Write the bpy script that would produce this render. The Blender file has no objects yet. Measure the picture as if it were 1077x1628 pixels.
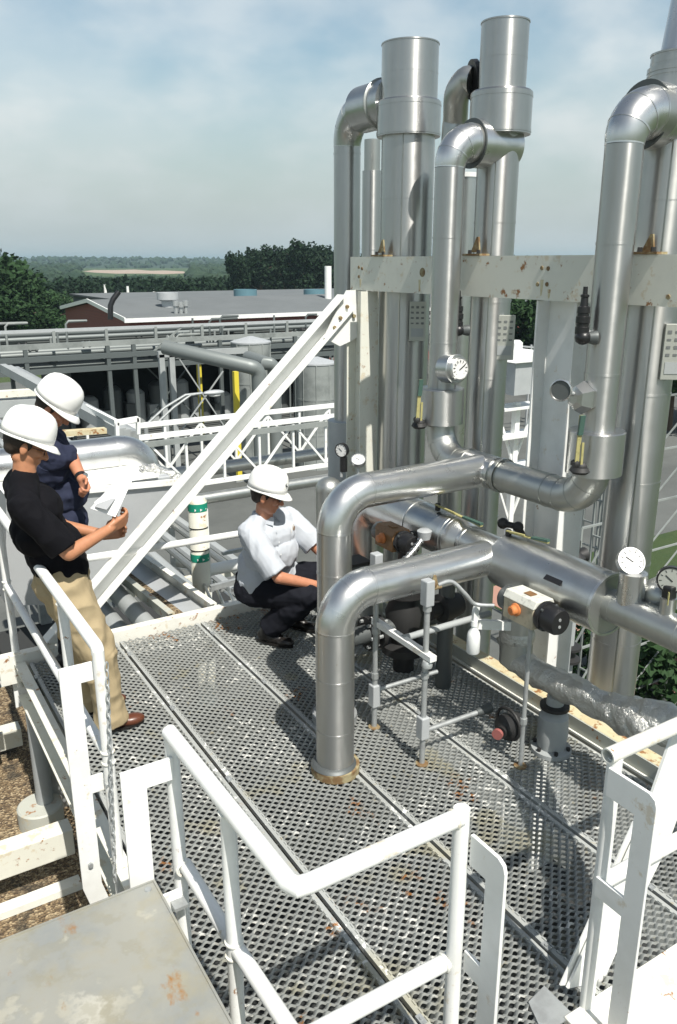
import bpy, bmesh, math, random
from mathutils import Vector, Matrix, noise, Euler
V=Vector; R=math.radians; pi=math.pi
C=bpy.context.scene.collection
sc=bpy.context.scene
# ---------------------------------------------------------------- camera, world, sun, exposure
CAMH=2.6; FPX=1290.0; PITCH=math.atan((814-415)/1290.0); AZ=R(31.6)
cam_d=bpy.data.cameras.new('camera'); cam=bpy.data.objects.new('camera',cam_d); C.objects.link(cam)
cam.location=(0,0,CAMH); cam.rotation_euler=(pi/2-PITCH,0,-AZ)
cam_d.sensor_fit='VERTICAL'; cam_d.sensor_height=36; cam_d.lens=36*FPX/1628
cam_d.clip_start=.05; cam_d.clip_end=9000; sc.camera=cam
SUN=V((-0.05,-0.66,1.0)).normalized()            # towards the sun
el=math.asin(SUN.z); azs=math.atan2(SUN.x,SUN.y)
w=bpy.data.worlds.new('World'); sc.world=w; w.use_nodes=True
nt=w.node_tree; nt.nodes.clear()
def nd(nt,t,**k):
    n=nt.nodes.new(t)
    for a,b in k.items():
        if a.startswith('i_'): n.inputs[a[2:].replace('_',' ')].default_value=b
        else: setattr(n,a,b)
    return n
sky=nd(nt,'ShaderNodeTexSky',sky_type='NISHITA',sun_disc=False,sun_elevation=el,sun_rotation=azs,air_density=1.25,dust_density=2.6,ozone_density=2.0,altitude=150)
bg=nd(nt,'ShaderNodeBackground'); bg.inputs[1].default_value=.074
out=nd(nt,'ShaderNodeOutputWorld')
tc=nd(nt,'ShaderNodeTexCoord')
sep=nd(nt,'ShaderNodeSeparateXYZ')
# clouds laid out on a flat layer overhead (direction divided by its height)
zz=nd(nt,'ShaderNodeMath',operation='MAXIMUM'); zz.inputs[1].default_value=.0
za=nd(nt,'ShaderNodeMath',operation='ADD'); za.inputs[1].default_value=.42
dv=nd(nt,'ShaderNodeVectorMath',operation='DIVIDE'); cmb=nd(nt,'ShaderNodeCombineXYZ')
L=nt.links.new
L(tc.outputs['Generated'],sep.inputs[0]); L(sep.outputs[2],zz.inputs[0]); L(zz.outputs[0],za.inputs[0])
for i in range(3): L(za.outputs[0],cmb.inputs[i])
L(tc.outputs['Generated'],dv.inputs[0]); L(cmb.outputs[0],dv.inputs[1])
def cnoise(scale,det,rough,lo,hi,off):
    mp=nd(nt,'ShaderNodeMapping'); mp.inputs['Location'].default_value=off; mp.inputs['Scale'].default_value=(1,1.0,1.0)
    n=nd(nt,'ShaderNodeTexNoise'); n.inputs['Scale'].default_value=scale; n.inputs['Detail'].default_value=det; n.inputs['Roughness'].default_value=rough
    n.inputs['Distortion'].default_value=.05
    mr=nd(nt,'ShaderNodeMapRange',interpolation_type='SMOOTHSTEP'); mr.inputs[1].default_value=lo; mr.inputs[2].default_value=hi
    L(dv.outputs[0],mp.inputs[0]); L(mp.outputs[0],n.inputs[0]); L(n.outputs[0],mr.inputs[0]); return mr
c1=cnoise(4.2,6,.48,.36,.74,(3.3,1.9,.4)); c2=cnoise(2.0,5,.5,.34,.66,(7.1,2.2,0))
mul=nd(nt,'ShaderNodeMath',operation='MULTIPLY'); mul.inputs[1].default_value=.50
L(c1.outputs[0],mul.inputs[0])
mul2=nd(nt,'ShaderNodeMath',operation='MULTIPLY'); mul2.inputs[1].default_value=.38; L(c2.outputs[0],mul2.inputs[0])
addc=nd(nt,'ShaderNodeMath',operation='ADD'); L(mul.outputs[0],addc.inputs[0]); L(mul2.outputs[0],addc.inputs[1])
mixc=nd(nt,'ShaderNodeMixRGB'); mixc.inputs[2].default_value=(9.6,9.9,9.8,1)
# grey-blue summer haze filling the lower sky
hz=nd(nt,'ShaderNodeMapRange',interpolation_type='SMOOTHSTEP'); hz.inputs[1].default_value=-.02; hz.inputs[2].default_value=.24; hz.inputs[3].default_value=.96; hz.inputs[4].default_value=.03
mixh=nd(nt,'ShaderNodeMixRGB'); mixh.inputs[2].default_value=(5.7,6.45,6.65,1)
tint=nd(nt,'ShaderNodeMixRGB',blend_type='MULTIPLY'); tint.inputs[0].default_value=1; tint.inputs[2].default_value=(1.40,1.50,1.40,1)
L(sep.outputs[2],hz.inputs[0]); clr=nd(nt,'ShaderNodeMapRange',interpolation_type='SMOOTHSTEP'); clr.inputs[1].default_value=.28; clr.inputs[2].default_value=.60; clr.inputs[3].default_value=1; clr.inputs[4].default_value=.12; L(sep.outputs[2],clr.inputs[0])
addm=nd(nt,'ShaderNodeMath',operation='MULTIPLY'); L(addc.outputs[0],addm.inputs[0]); L(clr.outputs[0],addm.inputs[1]); L(addm.outputs[0],mixc.inputs[0])
tf=nd(nt,'ShaderNodeMixRGB'); tf.inputs[1].default_value=(.62,.68,.70,1); tf.inputs[2].default_value=(1.48,1.56,1.42,1); L(clr.outputs[0],tf.inputs[0]); L(tf.outputs[0],tint.inputs[2]); L(sky.outputs[0],tint.inputs[1]); L(tint.outputs[0],mixc.inputs[1])
L(hz.outputs[0],mixh.inputs[0]); L(mixc.outputs[0],mixh.inputs[1])
L(mixh.outputs[0],bg.inputs[0]); L(bg.outputs[0],out.inputs[0])
sd=bpy.data.lights.new('sun','SUN'); sd.energy=5.0; sd.angle=R(.5); sd.color=(1,.955,.88)
so=bpy.data.objects.new('sun',sd); C.objects.link(so); so.rotation_euler=SUN.to_track_quat('Z','Y').to_euler(); so.location=(0,-5,12)
vs=sc.view_settings; vs.view_transform='Standard'; vs.look='None'; vs.gamma=1; vs.use_curve_mapping=False; vs.exposure=0.36
sc.cycles.max_bounces=7; sc.cycles.volume_bounces=0; sc.cycles.use_denoising=True
# ---------------------------------------------------------------- geometry helpers
_fh=V((math.sin(AZ),math.cos(AZ),0)); _rt=V((math.cos(AZ),-math.sin(AZ),0)); _up=V((0,0,1))
_fw=_fh*math.cos(PITCH)-_up*math.sin(PITCH); _cu=_fh*math.sin(PITCH)+_up*math.cos(PITCH)
def at(ax,v,px,py):
    """where the sight line of a photo point meets a real plane (x, y or z = v)"""
    r=_fw+_rt*((px-538.5)/FPX)+_cu*((814-py)/FPX); i='xyz'.index(ax); o=V((0,0,CAMH))
    return o+r*((v-o[i])/r[i])
rnd=random.Random(7)
def wloc(p):
    l=V((0,0,0))
    while p: l+=p.location; p=p.parent
    return l
class M:
    def __init__(s): s.v=[]; s.f=[]
    def add(s,vs,fs):
        n=len(s.v); s.v+= [tuple(a) for a in vs]; s.f+=[tuple(n+i for i in f) for f in fs]; return s
    def box(s,a,b):
        x0,y0,z0=a; x1,y1,z1=b
        return s.add([(x0,y0,z0),(x1,y0,z0),(x1,y1,z0),(x0,y1,z0),(x0,y0,z1),(x1,y0,z1),(x1,y1,z1),(x0,y1,z1)],
          [(3,2,1,0),(4,5,6,7),(0,1,5,4),(1,2,6,5),(2,3,7,6),(3,0,4,7)])
    def obox(s,c,sz,rot=(0,0,0)):
        m=Matrix.Translation(V(c))@Euler(rot).to_matrix().to_4x4(); h=[q/2 for q in sz]
        vs=[m@V((x*h[0],y*h[1],z*h[2])) for z in(-1,1) for x,y in((-1,-1),(1,-1),(1,1),(-1,1))]
        return s.add(vs,[(3,2,1,0),(4,5,6,7),(0,1,5,4),(1,2,6,5),(2,3,7,6),(3,0,4,7)])
    def bar(s,p,q,w,h,up=(0,0,1)):
        """rectangular bar from p to q, w across, h along up"""
        p=V(p); q=V(q); d=(q-p).normalized(); u=V(up); x=d.cross(u)
        if x.length<1e-4: x=d.cross(V((1,0,0)))
        x.normalize(); u=x.cross(d)
        vs=[a+x*(w/2*i)+u*(h/2*j) for a in(p,q) for i,j in((-1,-1),(1,-1),(1,1),(-1,1))]
        return s.add(vs,[(3,2,1,0),(4,5,6,7),(0,1,5,4),(1,2,6,5),(2,3,7,6),(3,0,4,7)])
    def prism(s,pts,d):
        """polygon pts (3D) extruded by vector d"""
        n=len(pts); d=V(d); vs=[V(p) for p in pts]+[V(p)+d for p in pts]
        return s.add(vs,[tuple(range(n))[::-1],tuple(range(n,2*n))]+[(i,(i+1)%n,n+(i+1)%n,n+i) for i in range(n)])
    def tube(s,path,r,seg=20,caps=True,rs=None):
        P=[V(p) for p in path]; n=len(P)
        T=[(P[min(i+1,n-1)]-P[max(i-1,0)]).normalized() for i in range(n)]
        a=V((0,0,1)) if abs(T[0].z)<.9 else V((1,0,0)); x=(a-T[0]*a.dot(T[0])).normalized(); vs=[]
        for i in range(n):
            x=(x-T[i]*x.dot(T[i])).normalized(); y=T[i].cross(x); rr=rs[i] if rs else r
            if 0<i<n-1:
                d1=(P[i]-P[i-1]).normalized(); c=max(.3,T[i].dot(d1))
            else: c=1
            bend=(P[min(i+1,n-1)]-P[i])-(P[i]-P[max(i-1,0)]) if 0<i<n-1 else V((0,0,0))
            bn=bend-T[i]*bend.dot(T[i]); bn=bn.normalized() if bn.length>1e-9 else None
            for k in range(seg):
                t=2*pi*k/seg; o=x*math.cos(t)*rr+y*math.sin(t)*rr
                if bn: o+=bn*(o.dot(bn)*(1/c-1))
                vs.append(P[i]+o)
        fs=[(i*seg+k,i*seg+(k+1)%seg,(i+1)*seg+(k+1)%seg,(i+1)*seg+k) for i in range(n-1) for k in range(seg)]
        if caps: fs+=[tuple(range(seg))[::-1],tuple(range((n-1)*seg,n*seg))]
        return s.add(vs,fs)
    def lathe(s,o,ax,prof,seg=32,closed=False):
        """profile (along, radius) round axis ax from o"""
        o=V(o); ax=V(ax).normalized(); a=V((0,0,1)) if abs(ax.z)<.9 else V((1,0,0))
        x=(a-ax*a.dot(ax)).normalized(); y=ax.cross(x); vs=[]; n=len(prof)
        for d,r in prof:
            for k in range(seg):
                t=2*pi*k/seg; vs.append(o+ax*d+(x*math.cos(t)+y*math.sin(t))*max(r,1e-4))
        fs=[(i*seg+k,i*seg+(k+1)%seg,(i+1)*seg+(k+1)%seg,(i+1)*seg+k) for i in range(n-1) for k in range(seg)]
        if not closed: fs+=[tuple(range(seg))[::-1],tuple(range((n-1)*seg,n*seg))]
        else: fs+=[((n-1)*seg+k,(n-1)*seg+(k+1)%seg,(k+1)%seg,k) for k in range(seg)]
        return s.add(vs,fs)
    def ball(s,c,r,sub=2,sz=(1,1,1),rot=None):
        bm=bmesh.new(); bmesh.ops.create_icosphere(bm,subdivisions=sub,radius=1)
        m=Matrix.Diagonal(V((r*sz[0],r*sz[1],r*sz[2])))
        if rot is not None: m=rot.to_3x3()@m
        vs=[V(c)+m@v.co for v in bm.verts]; fs=[tuple(v.index for v in f.verts) for f in bm.faces]; bm.free()
        return s.add(vs,fs)
    def cap(s,p,q,r0,r1,e0=True,e1=True,seg=18):
        """tapered limb with round ends"""
        p=V(p);q=V(q); s.tube([p,q],0,seg,True,[r0,r1])
        if e0: s.ball(p,r0,2)
        if e1: s.ball(q,r1,2)
        return s
    def mesh(s,name,off=V((0,0,0)),smooth=True,ang=38):
        me=bpy.data.meshes.new(name); me.from_pydata([V(v)-off for v in s.v],[],s.f)
        bm=bmesh.new(); bm.from_mesh(me); bmesh.ops.recalc_face_normals(bm,faces=bm.faces); bm.to_mesh(me); bm.free()
        if smooth:
            me.shade_smooth(); me.set_sharp_from_angle(angle=R(ang))
        return me
    def build(s,name,mat,parent=None,smooth=True,ang=38,bevel=0,loc=None):
        off=wloc(parent) if parent else V(loc) if loc is not None else V((0,0,0))
        me=s.mesh(name,off,smooth,ang); o=bpy.data.objects.new(name,me); C.objects.link(o)
        if mat: me.materials.append(mat)
        if parent: o.parent=parent
        elif loc is not None: o.location=loc
        if bevel:
            b=o.modifiers.new('bevel','BEVEL'); b.width=bevel; b.segments=2; b.limit_method='ANGLE'; b.angle_limit=R(40)
        return o
def tag(o,label,cat,group=None,kind=None):
    if label: o['label']=label
    if cat: o['category']=cat
    if group: o['group']=group
    if kind: o['kind']=kind
    return o
def thing(name,label,cat,loc=(0,0,0),group=None):
    o=bpy.data.objects.new(name,None); C.objects.link(o); o.location=loc; o.empty_display_size=.1
    return tag(o,label,cat,group)
def struct(name,m,mat,**k):
    o=m.build(name,mat,**k); o['kind']='structure'; return o
def copy_tree(o,parent=None,loc=None):
    c=o.copy(); C.objects.link(c); c.parent=parent
    if loc is not None: c.location=loc
    for ch in o.children: copy_tree(ch,c)
    return c
def arc(c,a,b,n=8):
    """quarter-circle elbow: from c-corner point rounding; a, b are vectors from corner to tangent points"""
    c=V(c);a=V(a);b=V(b); o=c+a+b
    return [o-b*math.cos(t)-a*math.sin(t) for t in [pi/2*i/n for i in range(n+1)]]
# ---------------------------------------------------------------- materials
def mat(name,col,rough=.5,metal=0,spec=.5):
    m=bpy.data.materials.new(name); m.use_nodes=True; b=m.node_tree.nodes['Principled BSDF']
    b.inputs['Base Color'].default_value=(*col,1); b.inputs['Roughness'].default_value=rough; b.inputs['Metallic'].default_value=metal
    b.inputs['Specular IOR Level'].default_value=spec
    return m
def pb(m): return m.node_tree, m.node_tree.nodes['Principled BSDF']
def noisef(t,scale,det=4,rough=.55,lo=None,hi=None,stretch=(1,1,1),co='Object',o3=0,o4=1):
    c=nd(t,'ShaderNodeTexCoord') if co=='Object' else nd(t,'ShaderNodeNewGeometry')
    mp=nd(t,'ShaderNodeMapping'); mp.inputs['Scale'].default_value=stretch
    n=nd(t,'ShaderNodeTexNoise'); n.inputs['Scale'].default_value=scale; n.inputs['Detail'].default_value=det; n.inputs['Roughness'].default_value=rough
    t.links.new(c.outputs['Object' if co=='Object' else 'Position'],mp.inputs[0]); t.links.new(mp.outputs[0],n.inputs[0])
    if lo is None: return n.outputs[0]
    mr=nd(t,'ShaderNodeMapRange',interpolation_type='SMOOTHSTEP'); mr.inputs[1].default_value=lo; mr.inputs[2].default_value=hi
    mr.inputs[3].default_value=o3; mr.inputs[4].default_value=o4
    t.links.new(n.outputs[0],mr.inputs[0]); return mr.outputs[0]
def blend(t,b,fac,col):
    """mix colour col over the current base colour by fac"""
    mx=nd(t,'ShaderNodeMixRGB'); mx.inputs[2].default_value=(*col,1); inp=b.inputs['Base Color']
    if inp.is_linked: t.links.new(inp.links[0].from_socket,mx.inputs[1])
    else: mx.inputs[1].default_value=inp.default_value
    t.links.new(fac,mx.inputs[0]); t.links.new(mx.outputs[0],inp)
def bump(t,b,h,strength=.3,dist=.01):
    bp=nd(t,'ShaderNodeBump'); bp.inputs['Strength'].default_value=strength; bp.inputs['Distance'].default_value=dist
    if b.inputs['Normal'].is_linked: t.links.new(b.inputs['Normal'].links[0].from_socket,bp.inputs['Normal'])
    t.links.new(h,bp.inputs['Height']); t.links.new(bp.outputs[0],b.inputs['Normal'])
def rough_n(t,b,n,lo,hi):
    mr=nd(t,'ShaderNodeMapRange'); mr.inputs[3].default_value=lo; mr.inputs[4].default_value=hi
    t.links.new(n,mr.inputs[0]); t.links.new(mr.outputs[0],b.inputs['Roughness'])
def white(name,col=(.78,.79,.77),rust=.66,rough=.42):
    m=mat(name,col,rough); t,b=pb(m)
    blend(t,b,noisef(t,5,5,.6,.42,.75,co='W',o4=.30),(.50,.50,.46))
    blend(t,b,noisef(t,9,6,.7,rust-.05,rust+.03,co='W',o4=.45),(.50,.38,.20)); blend(t,b,noisef(t,11,6,.7,rust,rust+.07,co='W'),(.28,.13,.045))
    bump(t,b,noisef(t,60,3,co='W'),.08,.003); return m
WHITE=white('white_paint'); WHITER=white('white_paint_rusty',(.74,.74,.68),.60,.5); WBEAM=white('white_beam_paint',(.68,.68,.60),.61,.5)
def alum(name,col=(.52,.53,.52),rough=(.22,.40),metal=.93,dent=.10,stain=.35):
    m=mat(name,col,.35,metal); t,b=pb(m)
    blend(t,b,noisef(t,9,4,.6,.45,.75,co='W',o4=stain,stretch=(1,1,.12)),(.36,.36,.33))
    blend(t,b,noisef(t,26,4,.6,.70,.76,co='W',o4=.5),(.36,.30,.22))
    n=noisef(t,9,5,.65,co='W'); rough_n(t,b,n,*rough)
    bump(t,b,noisef(t,5,2,co='W'),dent,.012)
    return m
ALU=alum('aluminium_jacket'); ALUV=alum('aluminium_vertical_jacket',(.50,.50,.49),(.26,.40)); t,b=pb(ALUV); b.inputs['Anisotropic'].default_value=.85; b.inputs['Anisotropic Rotation'].default_value=.25; tg=nd(t,'ShaderNodeTangent',direction_type='RADIAL',axis='Z'); t.links.new(tg.outputs[0],b.inputs['Tangent'])
ALUD=alum('aluminium_weathered',(.44,.45,.43),(.3,.5),.9,.14,.45)
ALUB=alum('aluminium_bright',(.62,.625,.615),(.22,.36),.93,.07,.25)
FOIL=alum('crumpled_foil',(.58,.58,.55),(.25,.5),.9,.3,.5); t,b=pb(FOIL); bump(t,b,noisef(t,9,6,.7,co='W'),.9,.04)
GALV=mat('galvanised_steel',(.42,.44,.44),.5,.5); t,b=pb(GALV); blend(t,b,noisef(t,14,4,.6,.4,.7,co='W',o4=.6),(.27,.28,.28))
GRAT=mat('grating_steel',(.39,.405,.39),.62,.1); t,b=pb(GRAT)
blend(t,b,noisef(t,1.6,5,.6,.38,.7,co='W',o4=.55),(.29,.30,.285))
blend(t,b,noisef(t,26,4,.65,.60,.66,co='W',o4=.45),(.36,.30,.16))
blend(t,b,noisef(t,2.3,3,.5,.60,.66,co='W',o4=.30),(.42,.36,.16))
# droppings and paint splashes: only inside patches
pa=noisef(t,2.1,3,.55,.50,.60,co='W'); pbz=noisef(t,26,3,.55,.57,.60,co='W')
mm=nd(t,'ShaderNodeMath',operation='MULTIPLY'); t.links.new(pa,mm.inputs[0]); t.links.new(pbz,mm.inputs[1]); blend(t,b,mm.outputs[0],(.80,.80,.76))
pa=noisef(t,3.0,3,.55,.62,.67,co='W',stretch=(1,.8,1)); pbz=noisef(t,30,3,.6,.50,.6,co='W')
mm=nd(t,'ShaderNodeMath',operation='MULTIPLY'); t.links.new(pa,mm.inputs[0]); t.links.new(pbz,mm.inputs[1]); blend(t,b,mm.outputs[0],(.33,.15,.05))
DGREY=mat('dark_steel',(.10,.11,.11),.5,.4); BLACK=mat('black_plastic',(.012,.012,.013),.38); BLKRUB=mat('black_cast_iron',(.02,.02,.02),.6)
GREYP=mat('grey_paint',(.34,.36,.36),.5); t,b=pb(GREYP); blend(t,b,noisef(t,2.5,5,.6,.4,.75,co='W',o4=.5),(.25,.265,.265))
LGREY=mat('light_grey_sheet',(.47,.49,.50),.45,.25); t,b=pb(LGREY); blend(t,b,noisef(t,4,5,.65,.35,.75,co='W',o4=.45),(.36,.38,.39))
TAN=mat('tan_housing',(.45,.40,.29),.5); CREAM=mat('cream_cover',(.60,.60,.54),.5); BROWN=mat('brown_housing',(.22,.115,.045),.5)
ORNG=mat('orange_knob',(.55,.19,.06),.45); YEL=mat('yellow_handle',(.36,.33,.14),.55); YELP=mat('yellow_post_paint',(.66,.55,.05),.55)
for m_ in (TAN,CREAM,BROWN,YEL,ORNG): t,b=pb(m_); blend(t,b,noisef(t,40,4,.6,.5,.7,co='W',o4=.5),tuple(c*.45 for c in b.inputs['Base Color'].default_value[:3]))
GREEN=mat('green_tape',(.01,.26,.17),.5); GLASS=mat('gauge_face',(.70,.70,.68),.25); WPLAS=mat('white_plastic',(.75,.77,.76),.4)
NPLATE=mat('name_plate',(.42,.43,.39),.45,.4); NMARK=mat('plate_marks',(.14,.15,.15),.5)
RUSTM=mat('rusty_steel',(.16,.095,.04),.8); t,b=pb(RUSTM); blend(t,b,noisef(t,20,4,.6,.4,.65,co='W'),(.30,.26,.15))
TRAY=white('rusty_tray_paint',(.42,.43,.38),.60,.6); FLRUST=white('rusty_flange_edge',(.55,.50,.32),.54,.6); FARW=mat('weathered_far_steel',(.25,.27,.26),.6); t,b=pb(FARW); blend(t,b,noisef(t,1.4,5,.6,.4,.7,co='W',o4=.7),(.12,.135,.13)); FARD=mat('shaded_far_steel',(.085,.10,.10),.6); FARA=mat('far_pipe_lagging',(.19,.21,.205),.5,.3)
BRICK=mat('red_brick',(.17,.055,.045),.85); t,b=pb(BRICK); bk=nd(t,'ShaderNodeTexBrick'); bk.inputs['Scale'].default_value=3; bk.inputs['Color1'].default_value=(.24,.065,.05,1); bk.inputs['Color2'].default_value=(.19,.055,.045,1); bk.inputs['Mortar'].default_value=(.22,.15,.13,1)
ge=nd(t,'ShaderNodeNewGeometry'); mp=nd(t,'ShaderNodeMapping'); mp.inputs['Rotation'].default_value=(pi/2,0,0); t.links.new(ge.outputs['Position'],mp.inputs[0]); t.links.new(mp.outputs[0],bk.inputs[0]); t.links.new(bk.outputs[0],b.inputs['Base Color'])
ROOF=mat('grey_roofing',(.135,.147,.15),.8); t,b=pb(ROOF); blend(t,b,noisef(t,.35,5,.65,.35,.7,co='W',o4=.5),(.095,.105,.108))
BLUEG=mat('blue_grey_paint',(.10,.20,.24),.5)
YARD=mat('concrete_yard',(.115,.122,.115),.9); t,b=pb(YARD); blend(t,b,noisef(t,.25,6,.65,.35,.7,co='W',o4=.7),(.065,.07,.066)); bump(t,b,noisef(t,6,4,co='W'),.3,.02)
GRASS=mat('grass_field',(.042,.075,.020),.95); t,b=pb(GRASS); blend(t,b,noisef(t,.08,7,.7,.35,.7,co='W'),(.065,.095,.03)); blend(t,b,noisef(t,1.3,6,.75,.45,.7,co='W',o4=.7),(.035,.07,.02)); bump(t,b,noisef(t,5,6,.8,co='W'),.8,.15)
WOOD=mat('wooded_hills',(.014,.034,.020),.95); t,b=pb(WOOD); blend(t,b,noisef(t,.02,8,.75,.4,.65,co='W'),(.03,.055,.026))
DIRT=mat('bare_earth',(.36,.28,.22),.95)
GRAV=mat('gravel_ballast',(.30,.20,.09),.95); t,b=pb(GRAV); vo=nd(t,'ShaderNodeTexVoronoi'); vo.inputs['Scale'].default_value=62
ge=nd(t,'ShaderNodeNewGeometry'); t.links.new(ge.outputs['Position'],vo.inputs['Vector'])
rp=nd(t,'ShaderNodeValToRGB'); rp.color_ramp.elements[0].color=(.08,.055,.035,1); rp.color_ramp.elements[1].color=(.44,.35,.22,1); e=rp.color_ramp.elements.new(.55); e.color=(.22,.155,.085,1)
sx=nd(t,'ShaderNodeSeparateXYZ'); t.links.new(vo.outputs['Color'],sx.inputs[0]); t.links.new(sx.outputs[0],rp.inputs[0]); t.links.new(rp.outputs[0],b.inputs['Base Color'])
blend(t,b,noisef(t,3.5,4,.6,.55,.66,co='W',o4=.8),(.045,.04,.03)); bump(t,b,vo.outputs['Distance'],1.0,.02)
BOXM=mat('weathered_sheet_metal',(.37,.365,.32),.5,.3); t,b=pb(BOXM)
blend(t,b,noisef(t,2.8,6,.62,.40,.66,co='W',o4=.8),(.27,.29,.29)); blend(t,b,noisef(t,6,5,.6,.46,.66,co='W',o4=.42),(.38,.33,.20))
blend(t,b,noisef(t,7,6,.6,.56,.64,co='W',o4=.7),(.60,.58,.50)); blend(t,b,noisef(t,9,6,.65,.60,.74,co='W',stretch=(1,.6,1)),(.36,.17,.04)); blend(t,b,noisef(t,14,5,.6,.5,.62,co='W',o4=.35),(.30,.28,.20)); rough_n(t,b,noisef(t,9,4,co='W'),.35,.62)
bump(t,b,noisef(t,2.6,3,co='W'),.25,.02); bump(t,b,noisef(t,80,3,co='W'),.1,.002)
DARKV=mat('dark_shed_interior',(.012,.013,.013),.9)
BARK=mat('bark',(.09,.065,.045),.9)
def leafm(name,c):
    m=mat(name,c,.75,0,.2); t,b=pb(m); blend(t,b,noisef(t,.55,4,.6,.4,.65,co='W',o4=.8),tuple(q*.5 for q in c)); return m
LEAF=leafm('foliage',(.026,.060,.020)); LEAF2=leafm('foliage_dark',(.013,.032,.014))
# ---------------------------------------------------------------- THE SETTING
m=M(); G=-6.0; n=70
def gh(x,y):
    d=math.hypot(x,y)
    return G if d<55 else G+ (d-55)*.004*0
xs=[-6000,-2500,-1200,-600,-300,-150,-60,0,30,60,100,150,300,600,1200,2500,6000]
for i in range(len(xs)):
    for j in range(len(xs)): m.v.append((xs[i],xs[j],G))
k=len(xs)
m.f=[(i*k+j,(i+1)*k+j,(i+1)*k+j+1,i*k+j+1) for i in range(k-1) for j in range(k-1)]
struct('ground',m,GRASS,smooth=False)
struct('yard_paving',M().add([(-40,-30,G+.004),(13.6,-30,G+.004),(13.6,16,G+.004),(60,16,G+.004),(60,72,G+.004),(-30,58,G+.004)],[(0,1,2,3,4,5)]),YARD,smooth=False)
struct('brick_path',M().add([(13.7,5,G+.008),(15.2,5,G+.008),(15.2,15.5,G+.008),(13.7,15.5,G+.008)],[(0,1,2,3)]),mat('brick_paving',(.36,.20,.15),.9),smooth=False)
# rolling hills: ridge at the horizon
def hill(name,d0,d1,z0,amp,mt,seed,a0,a1,n=120,rows=8,foot=G):
    m=M()
    for i in range(n+1):
        a=R(a0+(a1-a0)*i/n)
        top=z0+amp*noise.fractal(V((i*.07+seed,seed,0)),1.0,2.0,4)
        for j in range(rows+1):
            f=j/rows; d=d0+(d1-d0)*f; z=foot-1+(top-foot+1)*math.sin(f*pi/2)**1.2
            z+=amp*.25*noise.noise(V((i*.3,j*.9,seed)))*math.sin(pi*f)
            m.v.append((d*math.sin(a),d*math.cos(a),z))
    m.f=[(i*(rows+1)+j,(i+1)*(rows+1)+j,(i+1)*(rows+1)+j+1,i*(rows+1)+j+1) for i in range(n) for j in range(rows)]
    return struct(name,m,mt)
# bare clearing cut in the hillside
cl=M(); cpts=[]
for px,y in [(132,431.5),(150,433.5),(185,435.2),(230,435.0),(262,436),(298,434.5),(292,431.5),(262,430),(240,430.5),(215,428.6),(180,429.5),(150,429.3)]:
    p=at('z',G,px,y+.0); cpts.append((p.x,p.y,G+.06))
cl.add(cpts,[tuple(range(len(cpts)))]); struct('cleared_field',cl,DIRT,smooth=False)
CL0,CL1=at('z',G,125,434),at('z',G,306,434); ca0,ca1=math.atan2(CL0.x,CL0.y),math.atan2(CL1.x,CL1.y); cd0=math.hypot(*at('z',G,230,437.5).xy); cd1=math.hypot(*at('z',G,215,427.5).xy)
hill('hills',cd1+40,1900,8.5,4,WOOD,3.1,-25,85)
# ---- foliage
def leafcloud(m,c,rx,rz,nleaf,ls,rg,lump=None):
    lumps=[(V((rg.uniform(-.6,.6)*rx,rg.uniform(-.6,.6)*rx,rg.uniform(-.55,.6)*rz)),rg.uniform(.32,.55)) for _ in range(lump or 12)]
    for _ in range(nleaf):
        lc,lr=lumps[rg.randrange(len(lumps))]
        d=V((rg.gauss(0,1),rg.gauss(0,1),rg.gauss(0,1))).normalized()*(rg.random()**.35)
        p=V(c)+lc+V((d.x*lr*rx,d.y*lr*rx,d.z*lr*rz)); s_=ls*rg.uniform(.6,1.3)
        a=V((rg.gauss(0,1),rg.gauss(0,1),rg.gauss(0,.6))).normalized(); b_=a.orthogonal().normalized()
        b_=(b_*math.cos(rg.random()*6)+a.cross(b_)*math.sin(rg.random()*6)).normalized()
        m.add([p-a*s_,p+b_*s_*.7,p+a*s_,p-b_*s_*.7],[(0,1,2,3)])
def make_tree(name,label,h,rx,leaf,nleaf,ls,seed,group):
    rg=random.Random(seed); t=thing(name,label,'tree',(0,0,0),group)
    tr=M(); tr.tube([(0,0,-.5),(0.1,0,h*.3),(0,.1,h*.62),(0.05,0,h*.8)],0,9,True,[h*.03,h*.024,h*.014,h*.006])
    for k in range(7):
        a=k*2.4; z=h*(.28+.07*k); tr.tube([(0,0,z),(math.cos(a)*rx*.3,math.sin(a)*rx*.3,z+h*.07),(math.cos(a)*rx*.62,math.sin(a)*rx*.62,z+h*.12)],0,6,True,[h*.012,h*.008,h*.003])
    tr.build('trunk',BARK,t); cr=M(); leafcloud(cr,(0,0,h*.60),rx,h*.42,nleaf,ls,rg,16); cr.build('crown',leaf,t,smooth=False); return t
pines=[make_tree('pine_tree','x',13,3.6,LEAF2,3600,.33,s,'trees behind the brick building') for s in (1,2,3)]
spots=[(392,402),(408,400),(425,396),(442,394),(459,391),(476,388),(494,388),(512,394),(530,396),(548,398),(566,402),(584,406),(414,410),(488,404)]
tl=['leftmost tall tree of the dark clump over the roof','second tree of the dark clump, beside the leftmost','tree standing above the blue grey roof vent','tree just right of the blue grey roof vent','tree left of the clump\'s highest crown','highest crown in the dark clump','second of the two highest crowns in the clump','tree above the white plume on the roof','tree just left of the white chimney','tree behind the white chimney','tree at the clump\'s right end beside the steel pipe','tree hidden partly behind the thick steel pipes','low front tree at the left of the dark clump','low front tree in the middle of the dark clump']
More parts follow.
